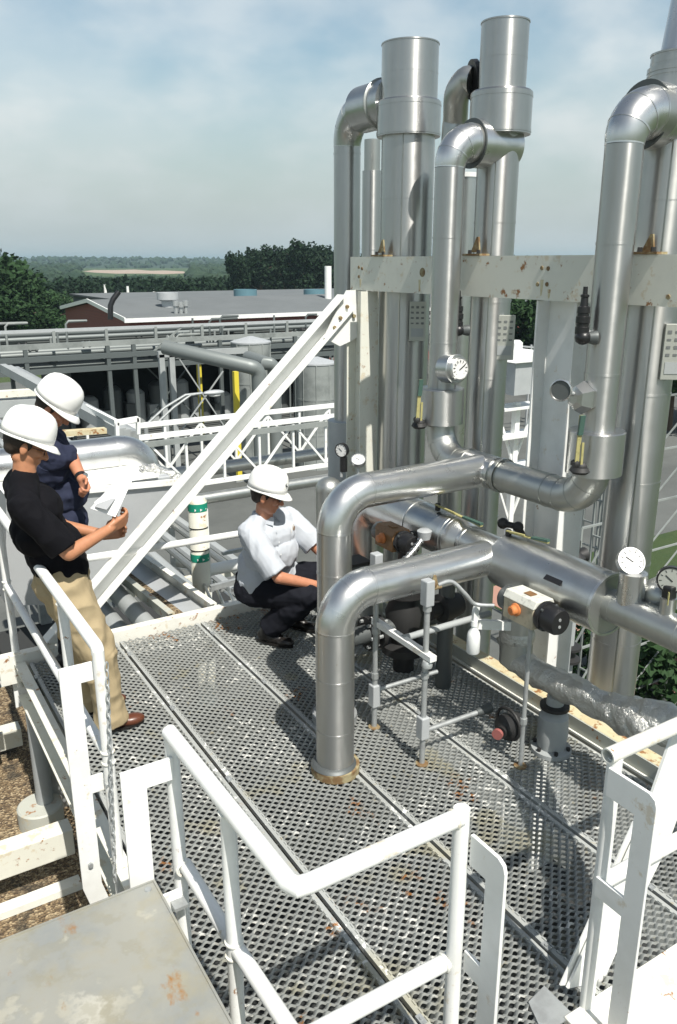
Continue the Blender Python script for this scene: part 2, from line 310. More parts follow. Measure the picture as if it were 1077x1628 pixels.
for i,(px,py) in enumerate(spots):
    d=150+((i*37)%23); p=at('z',G,px,py+400); hd=V((p.x,p.y,0)).normalized()*d
    top=CAMH+(415-py)/1350*d; o=pines[i] if i<3 else copy_tree(pines[i%3]); o.location=(hd.x,hd.y,G); s=(top-G)/13*1.04; o.scale=(s*(.85+.1*(i%4)),)*2+(s,); o.rotation_euler.z=i*1.3
    o['label']=tl[i]; o['category']='tree'
oaks=[make_tree('broadleaf_tree','x',9,5.2,LEAF,4200,.30,s,'trees on the grassy slope') for s in (11,12)]
sp=[(8,398,95),(36,412,97),(62,432,100),(92,440,104),(118,455,106),(140,466,112),(-18,402,92),(76,462,90),(22,452,88),(112,476,92)]
tl=['tallest broadleaf tree at the photo\'s left edge','second tall tree from the photo\'s left edge','broad green tree in the middle of the left clump','green tree right of the clump\'s middle','lower tree sloping down towards the brick building','last low tree before the brick building','tree cut by the photo\'s left border','low front tree above the green slope','low front tree at the left above the green slope','small low tree next to the building\'s gable']
for i,(px,py,d) in enumerate(sp):
    p=at('z',G,px,py+400); hd=V((p.x,p.y,0)).normalized()*d; top=CAMH+(415-py)/1350*d; o=oaks[i] if i<2 else copy_tree(oaks[i%2]); o.location=(hd.x,hd.y,G-.3); s=(top-G)/9; o.scale=(max(s,.75),max(s,.75),s); o.rotation_euler.z=i*1.9; o['label']=tl[i]; o['category']='tree'
# trees seen right of the columns
sp=[(835,470,60,11),(862,478,62,11),(1040,470,46,10),(1072,478,48,10),(905,480,66,11),(985,476,64,11)]
tl=['dark tree between the second stack and the white column','dark tree right behind the white column','dark tree behind the right stack','dark tree cut by the photo\'s right border','dark tree hidden behind the right riser','dark tree between riser and right stack']
for i,(px,py,d,h) in enumerate(sp):
    p=at('z',G,px,py+400); hd=V((p.x,p.y,0)).normalized()*d; top=CAMH+(415-py)/1350*d; o=copy_tree(oaks[i%2]); o.location=(hd.x,hd.y,G); s=(top-G)/9*1.1; o.scale=(s,s,s); o.rotation_euler.z=i; o['label']=tl[i]; o['category']='tree'; o['group']='trees beyond the yard on the right'
bu=M(); rg=random.Random(5); leafcloud(bu,(0,0,.9),1.1,1.2,1500,.11,rg,9); b_=bu.build('round_shrub',LEAF); b_.location=at('z',G,1034,1100); tag(b_,'dark shrub on the lawn beside the right stack\'s foot','shrub')
for k,(px,py) in enumerate([(985,1120),(1070,1045),(920,1075)]):
    o=copy_tree(b_); o.location=at('z',G,px,py); o.scale=(.6,.6,.5+.1*k); o.rotation_euler.z=k*2.; o['label']=['small low shrub just left of the right stack\'s foot','dark shrub at the photo\'s right border above the white rail','low shrub below the black flanged valve'][k]
# far-off wood that reads as one mass
wd=M(); rg=random.Random(9)
for i in range(3400):
    a=R(rg.uniform(-14,66)); far=i%3==0; d=rg.uniform(cd1+60,1750) if far else rg.uniform(235,900)*1.0; x,y=d*math.sin(a),d*math.cos(a)
    r=rg.uniform(3.5,6.5) if far else rg.uniform(2.4,4.4); f=(d-300)/600
    z=(-5.2+f*3.6+1.2*noise.noise(V((x*.01,y*.01,0)))) if not far else (-2.5+12.5*math.sin(min(1,max(0,(d-cd1-40)/700))*pi/2)**1.2+2.2*noise.noise(V((a*14,d*.004,3)))-r*.5)
    if ca0<a<ca1 and cd0<d<cd1: continue
    if ca0<a<ca1 and d<=cd0: z=min(z,CAMH-d*22.5/1350-r*.9)
    bm=bmesh.new(); bmesh.ops.create_icosphere(bm,subdivisions=2 if not far else 1,radius=1)
    for v in bm.verts:
        q=v.co*(1+.8*noise.noise(v.co*2.6+V((i,0,0)))); v.co=V((x+q.x*r,y+q.y*r,z+q.z*r*.8))
    wd.add([v.co for v in bm.verts],[tuple(v.index for v in f_.verts) for f_ in bm.faces]); bm.free()
tag(wd.build('distant_wood',WOOD,smooth=False),'hazy wooded country stretching to the horizon','wood',None,'stuff')
# dark wood just behind the roofs
nw=M(); rg=random.Random(31)
for i in range(520):
    a=R(rg.uniform(-8,34)); d=rg.uniform(150,250); px=538.5+1350*math.tan(a-AZ)
    top=CAMH-d*((436+9*noise.noise(V((a*18,1,0)))+5*rg.random())-415)/1350; r=rg.uniform(1.3,2.6); x,y=d*math.sin(a),d*math.cos(a)
    leafcloud(nw,(x,y,top-r),r*1.2,r*1.0,60,.42,rg,5)
    nw.add([(x-.1,y,G),(x+.1,y,G),(x,y,top-r)],[(0,1,2)])
tag(nw.build('near_wood',LEAF2,smooth=False),'dark belt of wood behind the low roofs','wood',None,'stuff')
# grassy bank on the left
m=M(); n=16
for i in range(n+1):
    for j in range(7):
        x=-30+60*i/n; y=78+40*j/6; m.v.append((x-18,y,G+2.6*math.sin(j/6*pi/2)*(1 if i<n-3 else (n-i)/3)+.2*noise.noise(V((i*.5,j*.5,0)))))
m.f=[(i*7+j,(i+1)*7+j,(i+1)*7+j+1,i*7+j+1) for i in range(n) for j in range(6)]
struct('grass_bank',m,mat('bright_grass',(.075,.15,.03),.95))

# ---------------------------------------------------------------- BACKGROUND PLANT
def roofpt(px,py,y): return at('y',y,px,py)
bl=thing('brick_building','long low red brick building with a shallow grey roof beyond the pipe rack','building',(18.7,59.5,G))
x0,y0=18.7,59.5; x1=62; yb=78; ez=-1.55; rz=-.55
M().box((x0,y0,G),(x1,yb,ez-.002)).build('wall',BRICK,bl,False)
M().prism([(x0,y0,ez),(x0,yb,ez),(x0,(y0+yb)/2,rz-.1)],(x1-x0,0,0)).build('gable_wall',BRICK,bl,False)
ym=(y0+yb)/2
M().prism([(x0-.4,y0-.5,ez+.02),(x0-.4,ym,rz),(x0-.4,ym,rz+.15),(x0-.4,y0-.5,ez+.17)],(x1-x0+.8,0,0)).build('roof',ROOF,bl,False)
M().prism([(x0-.4,yb+.5,ez+.02),(x0-.4,ym+.001,rz),(x0-.4,ym+.001,rz+.15),(x0-.4,yb+.5,ez+.17)],(x1-x0+.8,0,0)).build('roof',ROOF,bl,False)
M().bar((x0-.5,y0-.55,ez+.05),(x1,y0-.55,ez+.05),.12,.3).build('gutter',WHITE,bl,False)
M().bar((x0-.42,y0-.5,ez+.1),(x0-.42,ym,rz+.08),.1,.3).build('fascia',WHITE,bl,False); M().bar((x0-.42,yb,ez+.1),(x0-.42,ym,rz+.08),.1,.3).build('fascia',WHITE,bl,False)
for k in range(7): M().box((22+k*5.3,y0-.04,-4.6),(23.4+k*5.3,y0+.02,-3.0)).build('window',DGREY,bl,False)
# flat-roofed annex behind
an=thing('flat_annex','low grey flat roofed annex behind the brick building','building',(30,82,G)); M().box((24,80,G),(64,96,-1.1)).build('wall',GREYP,an,False); M().box((23.7,79.7,-1.098),(64.3,96.3,-.9)).build('roof',ROOF,an,False)
def roofvent(px,py0,py1,y,r,label,mt,name='roof_vent',cat='roof vent',cone=False,g=None):
    a=at('y',y,px,py1); b=at('y',y,px,py0); t=thing(name,label,cat,a,g); h=b.z-a.z
    M().lathe((a.x,a.y,a.z-.5),(0,0,1),[(0,r*.6),(h*.55+.5,r*.6)] if cone else [(0,r*.92),(h*.5+.5,r*.92)],20).build('base',mt,t)
    M().lathe(a,(0,0,1),[(h*.45,r*.6),(h*.55,r),(h,r),(h,r*.8),(h*.9,r*.8)] if cone else [(h*.45,r),(h,r),(h,r*.85),(h*.9,r*.85)],20).build('hood',mt,t); return t
roofvent(268,465,490,64,.85,'pale round roof vent with a wide hood above the brick gable',LGREY,cone=True,g='round vents on the roofs')
roofvent(391,460,486,72,1.1,'left blue grey drum vent in front of the tall trees',BLUEG,g='round vents on the roofs')
roofvent(501,460,486,74,1.15,'right blue grey drum vent beside the white chimney',BLUEG,g='round vents on the roofs')
a=at('y',66,522,486); b=at('y',66,522,423); t=thing('white_chimney','tall slim white chimney on the roof\'s right end','chimney',a)
M().lathe((a.x,a.y,a.z-.4),(0,0,1),[(0,.32),(b.z-a.z+.4,.32),(b.z-a.z+.4,.26),(b.z-a.z,.26)],16).build('flue',WHITE,t); M().lathe((a.x,a.y,a.z-.3),(0,0,1),[(0,.6),(.5,.6),(.55,.33)],16).build('base_collar',GREYP,t)
for i,(px,py0,py1,lab) in enumerate([(281,478,512,'thin grey roof pipe, left of the three by the hood'),(289,480,514,'middle one of the three thin grey roof pipes'),(297,478,516,'thin grey roof pipe, right of the three by the hood')]):
    a=at('y',60.6,px,py1); b=at('y',60.6,px,py0); t=M().lathe(a,(0,0,1),[(0,.16),(b.z-a.z-.4,.16),(b.z-a.z-.4,.24),(b.z-a.z,.24)],12).build('roof_pipe',GALV); tag(t,lab,'vent pipe','thin vent pipes on the brick building')
# black gooseneck on the roof gable
t=M().tube([at('y',59.2,176,508),at('y',59.2,176,486),at('y',59.2,180,476),at('y',59.2,189,464)],.2,10).build('gooseneck_flue',BLACK); tag(t,'black bent flue rising at the brick building\'s gable','flue')
# masts far off
for px,py,pb_,lab in [(167,452,480,'pale mast left of the black bent flue, far off'),(203,455,485,'pale mast right of the black bent flue, far off'),(245,460,488,'thin mast far off left of the hooded vent')]:
    a=at('y',150,px,py); tag(M().lathe((a.x,a.y,G),(0,0,1),[(0,.35),(a.z-G,.22)],8).build('distant_mast',WHITE),lab,'mast','masts far beyond the roof')
t=thing('storage_shed','small white storage shed far behind the roof','shed',at('z',G,205,560)); a=at('y',140,185,488); b=at('y',140,222,483)
M().box((a.x,140,G),(b.x,146,a.z+.2)).build('wall',WHITE,t,False); M().prism([(a.x-.3,139.6,a.z+.2),(a.x-.3,146.4,a.z+.2),(a.x-.3,143,a.z+1.2)],(b.x-a.x+.6,0,0)).build('roof',LGREY,t,False)
# dark open shed
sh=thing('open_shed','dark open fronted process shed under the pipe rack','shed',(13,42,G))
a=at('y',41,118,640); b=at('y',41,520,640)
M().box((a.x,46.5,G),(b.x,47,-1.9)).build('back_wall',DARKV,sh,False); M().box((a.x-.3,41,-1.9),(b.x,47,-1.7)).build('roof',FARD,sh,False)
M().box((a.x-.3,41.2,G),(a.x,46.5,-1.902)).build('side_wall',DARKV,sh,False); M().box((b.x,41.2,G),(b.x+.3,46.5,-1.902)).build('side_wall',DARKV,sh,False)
rg=random.Random(3)
for k in range(10):
    x=a.x+1.5+k*(b.x-a.x-3)/9; c=M(); hh=rg.uniform(1.1,2.6); c.lathe((x,44,G),(0,0,1),[(0,.5),(hh,.5),(hh+.2,.3)],14); c.box((x+.6,43.5,G),(x+1.1,44.4,G+hh*.6)); tag(c.build('process_drum',DGREY if k%2 else GREYP),None,'drum','drums standing inside the dark shed')['label']='dim grey process drum in the dark open shed, '+['leftmost','second','third','fourth','fifth','sixth','seventh','eighth','ninth','rightmost'][k]+' of the row from the left'
# pipe rack
Y=34
rk=thing('pipe_rack','long grey steel pipe rack carrying bundles of pipes across the yard','pipe rack',(14,Y,G))
def zr(px,py,y=Y): return at('y',y,px,py).z
xl,xr=3,30
for x in [at('y',Y,q,600).x for q in (-30,45,175,216,352,470,560)]:
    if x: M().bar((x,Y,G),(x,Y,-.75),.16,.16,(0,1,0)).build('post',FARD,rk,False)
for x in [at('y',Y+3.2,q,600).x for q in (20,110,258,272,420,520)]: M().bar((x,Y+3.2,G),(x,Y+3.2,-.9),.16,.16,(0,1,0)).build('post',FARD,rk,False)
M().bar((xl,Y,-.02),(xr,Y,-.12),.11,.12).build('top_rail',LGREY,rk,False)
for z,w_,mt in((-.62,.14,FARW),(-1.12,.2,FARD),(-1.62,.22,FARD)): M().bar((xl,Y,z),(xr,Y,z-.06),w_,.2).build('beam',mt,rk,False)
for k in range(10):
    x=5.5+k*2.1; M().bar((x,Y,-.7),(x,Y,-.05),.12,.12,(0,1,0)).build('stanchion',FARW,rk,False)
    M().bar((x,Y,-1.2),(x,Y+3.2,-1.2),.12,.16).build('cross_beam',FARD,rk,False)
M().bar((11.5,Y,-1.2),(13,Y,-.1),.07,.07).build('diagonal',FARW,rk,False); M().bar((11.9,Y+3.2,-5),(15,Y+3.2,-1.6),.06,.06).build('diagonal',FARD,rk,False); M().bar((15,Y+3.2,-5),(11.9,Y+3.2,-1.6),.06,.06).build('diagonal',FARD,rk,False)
rg=random.Random(4); k=0
for yy,z,r,mt in [(34.5,-1.0,.11,FARA),(34.9,-1.02,.09,FARD),(35.3,-.98,.14,FARA),(35.8,-1.03,.1,FARW),(36.3,-.96,.16,FARA),(36.8,-1.02,.08,FARD),(34.5,-1.5,.1,FARA),(35.0,-1.48,.12,FARD),(35.6,-1.5,.1,FARW),(36.3,-1.46,.14,FARA),(37,-.6,.1,FARA),(37.5,-.45,.12,FARD),(38.2,-.8,.13,FARA)]:
    M().tube([(xl,yy,z),(xr,yy,z)],r,10).build('rack_pipe',mt,rk)
rg=random.Random(21)
for k in range(26):
    x=xl+2+rg.random()*20; yy=34+rg.random()*3.5; hh=rg.uniform(.3,1.1); c=M(); zb=-.95
    c.tube([(x,yy,zb),(x,yy,zb+hh)]+([(x+.12,yy,zb+hh+.12),(x+rg.uniform(.5,1.6),yy,zb+hh+.12)] if k%2 else []),.05,8); c.build('riser_pipe',[FARA,FARD,FARW][k%3],rk)
for k in range(14):
    x=xl+3+rg.random()*18; yy=34+rg.random()*3.5; M().lathe((x,yy,-.9+rg.random()*.3),(1,0,0),[(-.2,.06),(-.15,.14),(-.1,.14),(-.08,.08),(.08,.08),(.1,.14),(.15,.14),(.2,.06)],10).build('rack_valve',[BLKRUB,FARW,FARD][k%3],rk)
for k in range(9):
    x=12+k*1.5; M().tube([(x,33.6,-1.7),(x,33.6,-5.9)],.045,8).build('down_pipe',[FARD,FARA,FARW][k%3],rk)
# more racks behind, nearer the brick wall
r2=thing('far_pipe_rack','grey pipe rack in front of the brick wall','pipe rack',(24,48,G))
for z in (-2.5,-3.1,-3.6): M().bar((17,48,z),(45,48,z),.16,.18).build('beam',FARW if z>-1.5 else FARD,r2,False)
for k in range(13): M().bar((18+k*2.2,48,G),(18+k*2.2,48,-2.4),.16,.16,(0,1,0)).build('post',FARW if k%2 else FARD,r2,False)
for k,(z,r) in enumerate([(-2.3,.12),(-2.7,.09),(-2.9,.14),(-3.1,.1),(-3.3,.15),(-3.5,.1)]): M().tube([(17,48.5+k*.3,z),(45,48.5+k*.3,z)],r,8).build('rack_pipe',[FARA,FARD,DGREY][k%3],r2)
# steel end frame beside the shed with a big insulated pipe
fr=thing('steel_frame','green grey steel frame with cross bracing left of the yellow posts','frame',at('z',G,262,640))
for px in (256,272): p=at('y',32,px,560); M().bar((p.x,32,G),(p.x,32,-1.0),.22,.2,(0,1,0)).build('post',GREYP,fr,False)
p=at('y',32,250,548); q=at('y',32,420,560); M().bar((p.x,32,-1.0),(q.x,32,-1.05),.2,.24).build('beam',GREYP,fr,False)
M().bar(at('y',32,285,570),at('y',32,365,690),.05,.05).build('brace',GREYP,fr,False); M().bar(at('y',32,355,590),at('y',32,285,690),.05,.05).build('brace',GREYP,fr,False)
def pipe_thing(name,label,path,r,mt,cat='pipe',group=None,seg=16):
    o=M().tube(path,r,seg).build(name,mt); return tag(o,label,cat,group)
a=at('y',31,262,552); b=at('y',28,398,583); 
pth=[a,b]+arc(V((b.x+.35,28,b.z-.02)),V((-.35,0,.0)),V((0,0,-.35)),6)[1:]+[V((b.x+.35,28,G))]
pipe_thing('insulated_line','large grey insulated pipe turning down in front of the round tank',pth,.28,FARA,group='far pipes turning down')
a=at('y',31,395,568); b=at('y',28.6,425,578); pth=[a,b]+arc(V((b.x+.3,28.6,b.z)),V((-.3,0,0)),V((0,0,-.3)),6)[1:]+[V((b.x+.3,28.6,G))]
pipe_thing('insulated_line','shorter grey insulated pipe turning down, right of the large one',pth,.26,FARA,group='far pipes turning down')
def tank(px,py0,y,r,label,mt,rim=True):
    a=at('y',y,px,py0); t=thing('round_tank',label,'tank',(a.x,y,G),'round tanks in the yard'); h=a.z-G
    M().lathe((a.x,y,G),(0,0,1),[(0,r),(h-.05,r)],36).build('shell',mt,t); M().lathe((a.x,y,G+h-.05),(0,0,1),[(0,r*1.03),(.06,r*1.03),(.1,r*.9),(.28,.1)],36).build('lid',LGREY,t)
    for q in (.33,.66): M().lathe((a.x,y,G+h*q),(0,0,1),[(0,r*1.015),(.07,r*1.015)],36).build('hoop',mt,t)
    for k in range(9):
        an_=k*2*pi/9; M().bar((a.x+r*math.cos(an_),y+r*math.sin(an_),G),(a.x+r*math.cos(an_),y+r*math.sin(an_),G+h-.06),.05,.05,(1,0,0)).build('rib',mt,t,False)
tank(399,543,32.6,.85,'grey round tank with a pale lid behind the big bent pipe',FARW); tank(503,576,30,.85,'wide grey round tank right of the white diagonal brace',FARW)
for px,py,pt,lab in [(322,692,570,'left yellow painted post standing in the yard'),(381,764,590,'right yellow painted post beside the bent pipes')]:
    p=at('z',G,px,py); q=at('y',p.y,px,pt); t=thing('yellow_post',lab,'post',p,'yellow posts in the yard'); M().bar(p,(p.x,p.y,q.z),.19,.19,(0,1,0)).build('shaft',YELP,t,False); M().box((p.x-.25,p.y-.25,p.z),(p.x+.25,p.y+.25,p.z+.06)).build('foot_plate',GALV,t,False)
# street lamp on the double arm
Yl=27; t=thing('street_lamp','grey street lamp with a pale cobra head on a double arm','street lamp',at('z',G,225,760))
for o_ in (0,14): M().tube([at('y',Yl,232+o_,676),at('y',Yl,262+o_,648),at('y',Yl,295+o_*.6,628),at('y',Yl,322,625)],.045,8).build('arm',GALV,t)
a=at('y',Yl,232,676); M().tube([(a.x,Yl,a.z+.1),(a.x,Yl,G)],.08,10).build('pole',GALV,t)
a=at('y',Yl,320,625); M().ball(at('y',Yl,340,624),.36,2,(1.15,.5,.27)).build('lamp_head',LGREY,t); M().ball(at('y',Yl,342,628),.22,2,(1.1,.6,.3)).build('lamp_glass',GLASS,t)
# white truss pipe bridge
Yt=14; tr=thing('pipe_bridge','white steel truss bridge behind the crouching man','truss bridge',(6,Yt,-1.2)); x0t,x1t=3.6,9.3
for yy in (Yt,Yt+1.1):
    M().bar((x0t,yy,-.42),(x1t,yy,-.42),.08,.09).build('top_chord',WHITE,tr,False); M().bar((x0t,yy,-1.42),(x1t,yy,-1.42),.08,.08).build('bottom_chord',WHITE,tr,False)
    for k in range(8):
        x=x0t+.2+k*.75; M().bar((x,yy,-1.37),(x,yy,-.49),.045,.045,(0,1,0)).build('upright',WHITE,tr,False)
        if k<7:
            (M().bar((x,yy,-1.37),(x+.75,yy,-.49),.04,.04,(0,1,0)) if (k%2==0) else M().bar((x,yy,-.49),(x+.75,yy,-1.37),.04,.04,(0,1,0))).build('diagonal',WHITE,tr,False)
M().box((x0t,Yt-.06,-.60),(x1t,Yt-.0,-.50)).build('side_rail',FARW,tr,False)
M().tube([(x0t-.6,Yt-.35,-1.62),(x1t,Yt-.35,-1.62)],.11,14).build('lower_pipe',ALUD,tr); M().tube([(x0t,Yt+.5,-1.3),(x1t,Yt+.5,-1.3)],.13,14).build('carried_pipe',ALUD,tr)
for x in (x0t+.1,x1t-.1): M().bar((x,Yt+.5,G),(x,Yt+.5,-1.5),.18,.18,(0,1,0)).build('leg',WHITE,tr,False)
# ground-level pipe bundles running towards us, right of the banded post
bd=thing('pipe_bundle','bundle of thin grey pipes running away behind the crouching man','pipes',(4,9,-2.2))
for k in range(13):
    z=-1.9-(.12 if k%3==0 else 0); x=3.0+k*.17; M().tube([(x,7.0,z),(x,26,z)],.035+.02*(k%3),8).build('bundle_pipe',[GALV,ALUD,GREYP][k%3],bd)
for yy in (8,11,14.8,19,23): M().bar((2.85,yy,-2.05),(5.4,yy,-2.05),.1,.12).build('cross_support',WBEAM,bd,False); M().bar((3.0,yy,G),(3.0,yy,-2.1),.1,.1,(0,1,0)).build('leg',GALV,bd,False); M().bar((5.2,yy,G),(5.2,yy,-2.1),.1,.1,(0,1,0)).build('leg',GALV,bd,False)
bd=thing('pipe_bundle','bundle of thin grey pipes running away left of the banded post','pipes',(1.5,9,-1.2))
for k in range(7):
    x=.2+k*.2; M().tube([(x,8.5,-.7),(x,30,-.7)],.05+.02*(k%2),8).build('bundle_pipe',[ALUD,GREYP][k%2],bd)
for yy in (9,14,20,27): M().bar((0,yy,-.85),(1.7,yy,-.85),.1,.12).build('cross_support',GALV,bd,False); M().bar((.1,yy,G),(.1,yy,-.9),.12,.12,(0,1,0)).build('leg',GALV,bd,False); M().bar((1.6,yy,G),(1.6,yy,-.9),.12,.12,(0,1,0)).build('leg',GALV,bd,False)
for k,(x,y,z,r,lab) in enumerate([(5.6,11.5,-2.7,.16,'fat dull pipe bending beyond the crouching man\'s head'),(6.3,12.6,-2.9,.2,'second fat dull pipe beyond the crouching man')]):
    pipe_thing('dull_pipe',lab,[(x-1.2,y+1.5,z),(x,y,z)]+arc(V((x+.3,y-.35,z)),V((-.15,.2,0)),V((0,0,-.3)),4)[1:]+[(x+.3,y-.35,G)],r,ALUD)
# a white bracketed handrail behind the far man
hr=thing('white_handrail','white angled handrail beside the far man\'s hat','handrail',at('y',9,200,690))
M().bar(at('y',12,124,640),at('y',9,186,672),.05,.06).build('rail',WHITE,hr,False); M().bar(at('y',9,186,672),at('y',9,220,666),.05,.06).build('rail',WHITE,hr,False); M().bar(at('y',9,220,664),at('y',9,220,690),.04,.05,(0,1,0)).build('post',WHITE,hr,False); M().bar(at('y',9,186,672),at('y',9,187,700),.04,.05,(0,1,0)).build('post',WHITE,hr,False)
tb=thing('sloping_girders','dark sloping girders behind the hat of the far man','girders',at('y',12,60,620))
for dx in (0,9,20): M().bar(at('y',15,5+dx,585+dx*.2),at('y',9.5,195+dx,690+dx*.2),.10,.14).build('girder',[GREYP,DGREY,GALV][dx%3],tb,False)
t=M().bar(at('y',7.2,98,689),at('y',7.2,168,684),.09,.045).build('streaked_beam',FLRUST,smooth=False); tag(t,'rust streaked pale beam behind the far man\'s chin, above the duct','beam')
# pale platform beams left
t=thing('platform_ledge','pale flat ledge behind the nearer hard hats','ledge',at('y',13,20,650)); M().bar(at('y',16,-20,628),at('y',16,70,622),.2,.12).build('beam',WBEAM,t,False); M().bar(at('y',16,-20,650),at('y',16,70,645),.3,.3).build('beam',GREYP,t,False)

# white access tower with pale box seen between stack and column
tw=thing('access_tower','white braced access tower carrying a grey box, seen past the second stack','tower',at('z',G,822,760))
YT=16; c=at('y',YT,822,640); 
M().bar((c.x,YT,G),(c.x,YT,c.z),.16,.16,(0,1,0)).build('mast',WHITE,tw,False)
for z in (c.z-.1,at('y',YT,822,690).z,at('y',YT,822,740).z):
    M().box((c.x-.75,YT-.35,z-.03),(c.x+.75,YT+.35,z+.03)).build('landing',WHITE,tw,False)
for s_ in(-1,1):
    for z,zz_ in ((c.z-1.7,c.z-.1),(c.z-3.4,c.z-1.8)): M().bar((c.x,YT,z),(c.x+s_*.7,YT,zz_),.06,.06,(0,1,0)).build('strut',WHITE,tw,False)
M().box((c.x-.6,YT-.5,c.z+.3),(c.x+.45,YT+.5,c.z+1.15)).build('grey_box',LGREY,tw,False); M().prism([(c.x-.7,YT-.6,c.z+1.15),(c.x+.55,YT-.6,c.z+1.15),(c.x+.3,YT-.6,c.z+1.4),(c.x-.45,YT-.6,c.z+1.4)],(0,1.2,0)).build('box_lid',WHITE,tw,False)
a=at('y',YT,822,545); M().lathe((a.x,YT,c.z+1.4),(0,0,1),[(0,.16),(a.z-c.z-1.4,.16),(a.z-c.z-1.33,.08)],12).build('vent_post',WHITE,tw)
fe=thing('white_rail_fence','pale rail fence under the trees between stack and column','fence',at('z',G,850,600))
M().bar(at('y',30,795,548),at('y',30,900,556),.06,.08).build('rail',LGREY,fe,False); M().bar(at('y',30,795,590),at('y',30,900,596),.06,.08).build('rail',LGREY,fe,False)
for q in (800,845,880): a=at('y',30,q,548); M().bar((a.x,30,G),(a.x,30,a.z),.08,.08,(0,1,0)).build('post',LGREY,fe,False)
# white scaffold and ladder frames right of the right stack and under the cross pipe
def frame_tower(label,px,pt,y,w_,n=5):
    a=at('y',y,px,pt); t=thing('scaffold_frame',label,'scaffold',(a.x,y,G),'white scaffold frames'); 
    for dx in (0,w_):
        for dy in (0,w_): M().bar((a.x+dx,y+dy,G),(a.x+dx,y+dy,a.z),.04,.04,(0,1,0)).build('post',FARW,t,False)
    for k in range(n):
        z=G+.6+(a.z-G-.6)*k/(n-1); M().bar((a.x,y,z),(a.x+w_,y,z),.032,.032).build('ledger',FARW,t,False); M().bar((a.x,y,z),(a.x,y+w_,z),.032,.032).build('ledger',FARW,t,False)
        if k<n-1: M().bar((a.x,y,z),(a.x+w_,y,z+(a.z-G-.6)/(n-1)),.024,.024,(0,1,0)).build('brace',FARW,t,False)
frame_tower('white scaffold frame at the photo\'s right border',1052,630,9,1.2,7); frame_tower('white scaffold frame seen below the cross pipe\'s elbow',925,840,8,.8,5); frame_tower('white ladder frame seen left of the right stack\'s foot',968,720,11,.5,9)
t=thing('flange_valve','black flanged valve on a pipe above the lawn','valve',at('y',7.5,905,1040)); a=at('y',7.5,905,1040)
M().lathe((a.x,a.y,a.z-.12),(0,0,1),[(0,.06),(.02,.17),(.06,.17),(.08,.09),(.2,.09),(.22,.17),(.26,.17),(.28,.05)],16).build('valve_body',BLKRUB,t)
M().lathe((a.x,a.y,G),(0,0,1),[(0,.07),(a.z-G-.1,.07)],12).build('pipe',GREYP,t); M().tube([(a.x,a.y,a.z+.1),(a.x,a.y,a.z+1.0)],.06,12).build('pipe',GREYP,t)
t=thing('flange_valve','black valve cluster seen under the long header pipe','valve',at('y',6.2,915,880)); a=at('y',6.2,915,885)
M().lathe(a,(0,0,1),[(-.2,.05),(-.1,.12),(0,.12),(.06,.05),(.2,.05)],14).build('valve_body',BLKRUB,t); M().lathe((a.x-.1,a.y,a.z),(1,0,0),[(-.1,.1),(0,.1),(.1,.04),(.25,.09)],14).build('bonnet',BLKRUB,t)
M().lathe((a.x,a.y,G),(0,0,1),[(0,.05),(a.z-G-.15,.05)],12).build('pipe',GREYP,t)
# ---------------------------------------------------------------- THE PLATFORM
# bar grating of wavy strands: one mesh shared by all planks
PW=.60; Y0g,Y1g=1.50,5.30; px_=.052; py_=.0240
def grating_mesh():
    m=M(); nrow=int((Y1g-Y0g)/py_); x0=.024; x1=PW-.024; ncell=int((x1-x0)/px_+.5); cw=(x1-x0)/ncell; ns=8
    t=.0166; A=py_/2-t/2+.0009
    for j in range(nrow+1):
        yc=Y0g+j*py_; vs=[]
        N=ncell*ns
        for i in range(N+1):
            x=x0+cw*i/ns; ph=2*pi*i/ns; c=math.cos(ph+(pi if j%2 else 0)); c=c*(1.15-.15*c*c)
            y=yc+A*c; z=.001+.0045*math.cos(ph+(pi if j%2 else 0))
            vs+= [(x,y-t/2,z-.010),(x,y+t/2,z-.018),(x,y+t/2,z-.008),(x,y-t/2,z+.003)]
        m.add(vs,[tuple(4*i+k for k in q) if 0 else (4*i+a,4*i+b,4*i+4+b,4*i+4+a) for i in range(N) for a,b in((0,1),(1,2),(2,3),(3,0))])
    return m
gm=grating_mesh(); gme=gm.mesh('strand_net',V((0,0,0)),True,50); gme.materials.append(GRAT)
def rim_mesh():
    m=M()
    for x in (0,PW-.024): 
        m.box((x,Y0g-.02,-.02),(x+.024,Y1g,.004))
        for i in range(int((Y1g-Y0g)/.0385)):
            y=Y0g+.0385*i; xx=x+.017 if x==0 else x+.001; m.box((xx,y,.004),(xx+.007,y+.022,.0095))
    return m
rme=rim_mesh().mesh('side_rim',V((0,0,0)),False); rme.materials.append(GRAT)
lab=['grating plank along the left guardrail, under the near man\'s shoe','second grating plank from the left, crossed by the white front rail','grating plank with the foot of the front silver riser','grating plank with the conduit stands on it','grating plank hidden under the long header pipe','stub of grating plank at the platform\'s left edge']
for i,x in enumerate([.805,1.424,2.043,2.662,]):
    o=bpy.data.objects.new('grating_plank',gme); C.objects.link(o); o.location=(x+.0,0,0); tag(o,lab[i],'grating','steel grating planks of the platform')
    r=bpy.data.objects.new('side_rim',rme); C.objects.link(r); r.parent=o
cl_=M()
cl_.box((-.012,-.02,.0),(.012,.02,.0125)); cl_.lathe((0,0,.0125),(0,0,1),[(0,.008),(.006,.007)],6); cme=cl_.mesh('hold_down_clip',V((0,0,0)),False); cme.materials.append(GALV)
for o in [q for q in C.objects if q.name.startswith('grating_plank')]:
    for k in range(5):
        c_=bpy.data.objects.new('hold_down_clip',cme); C.objects.link(c_); c_.parent=o; c_.location=(-.001,1.75+k*.83,0)
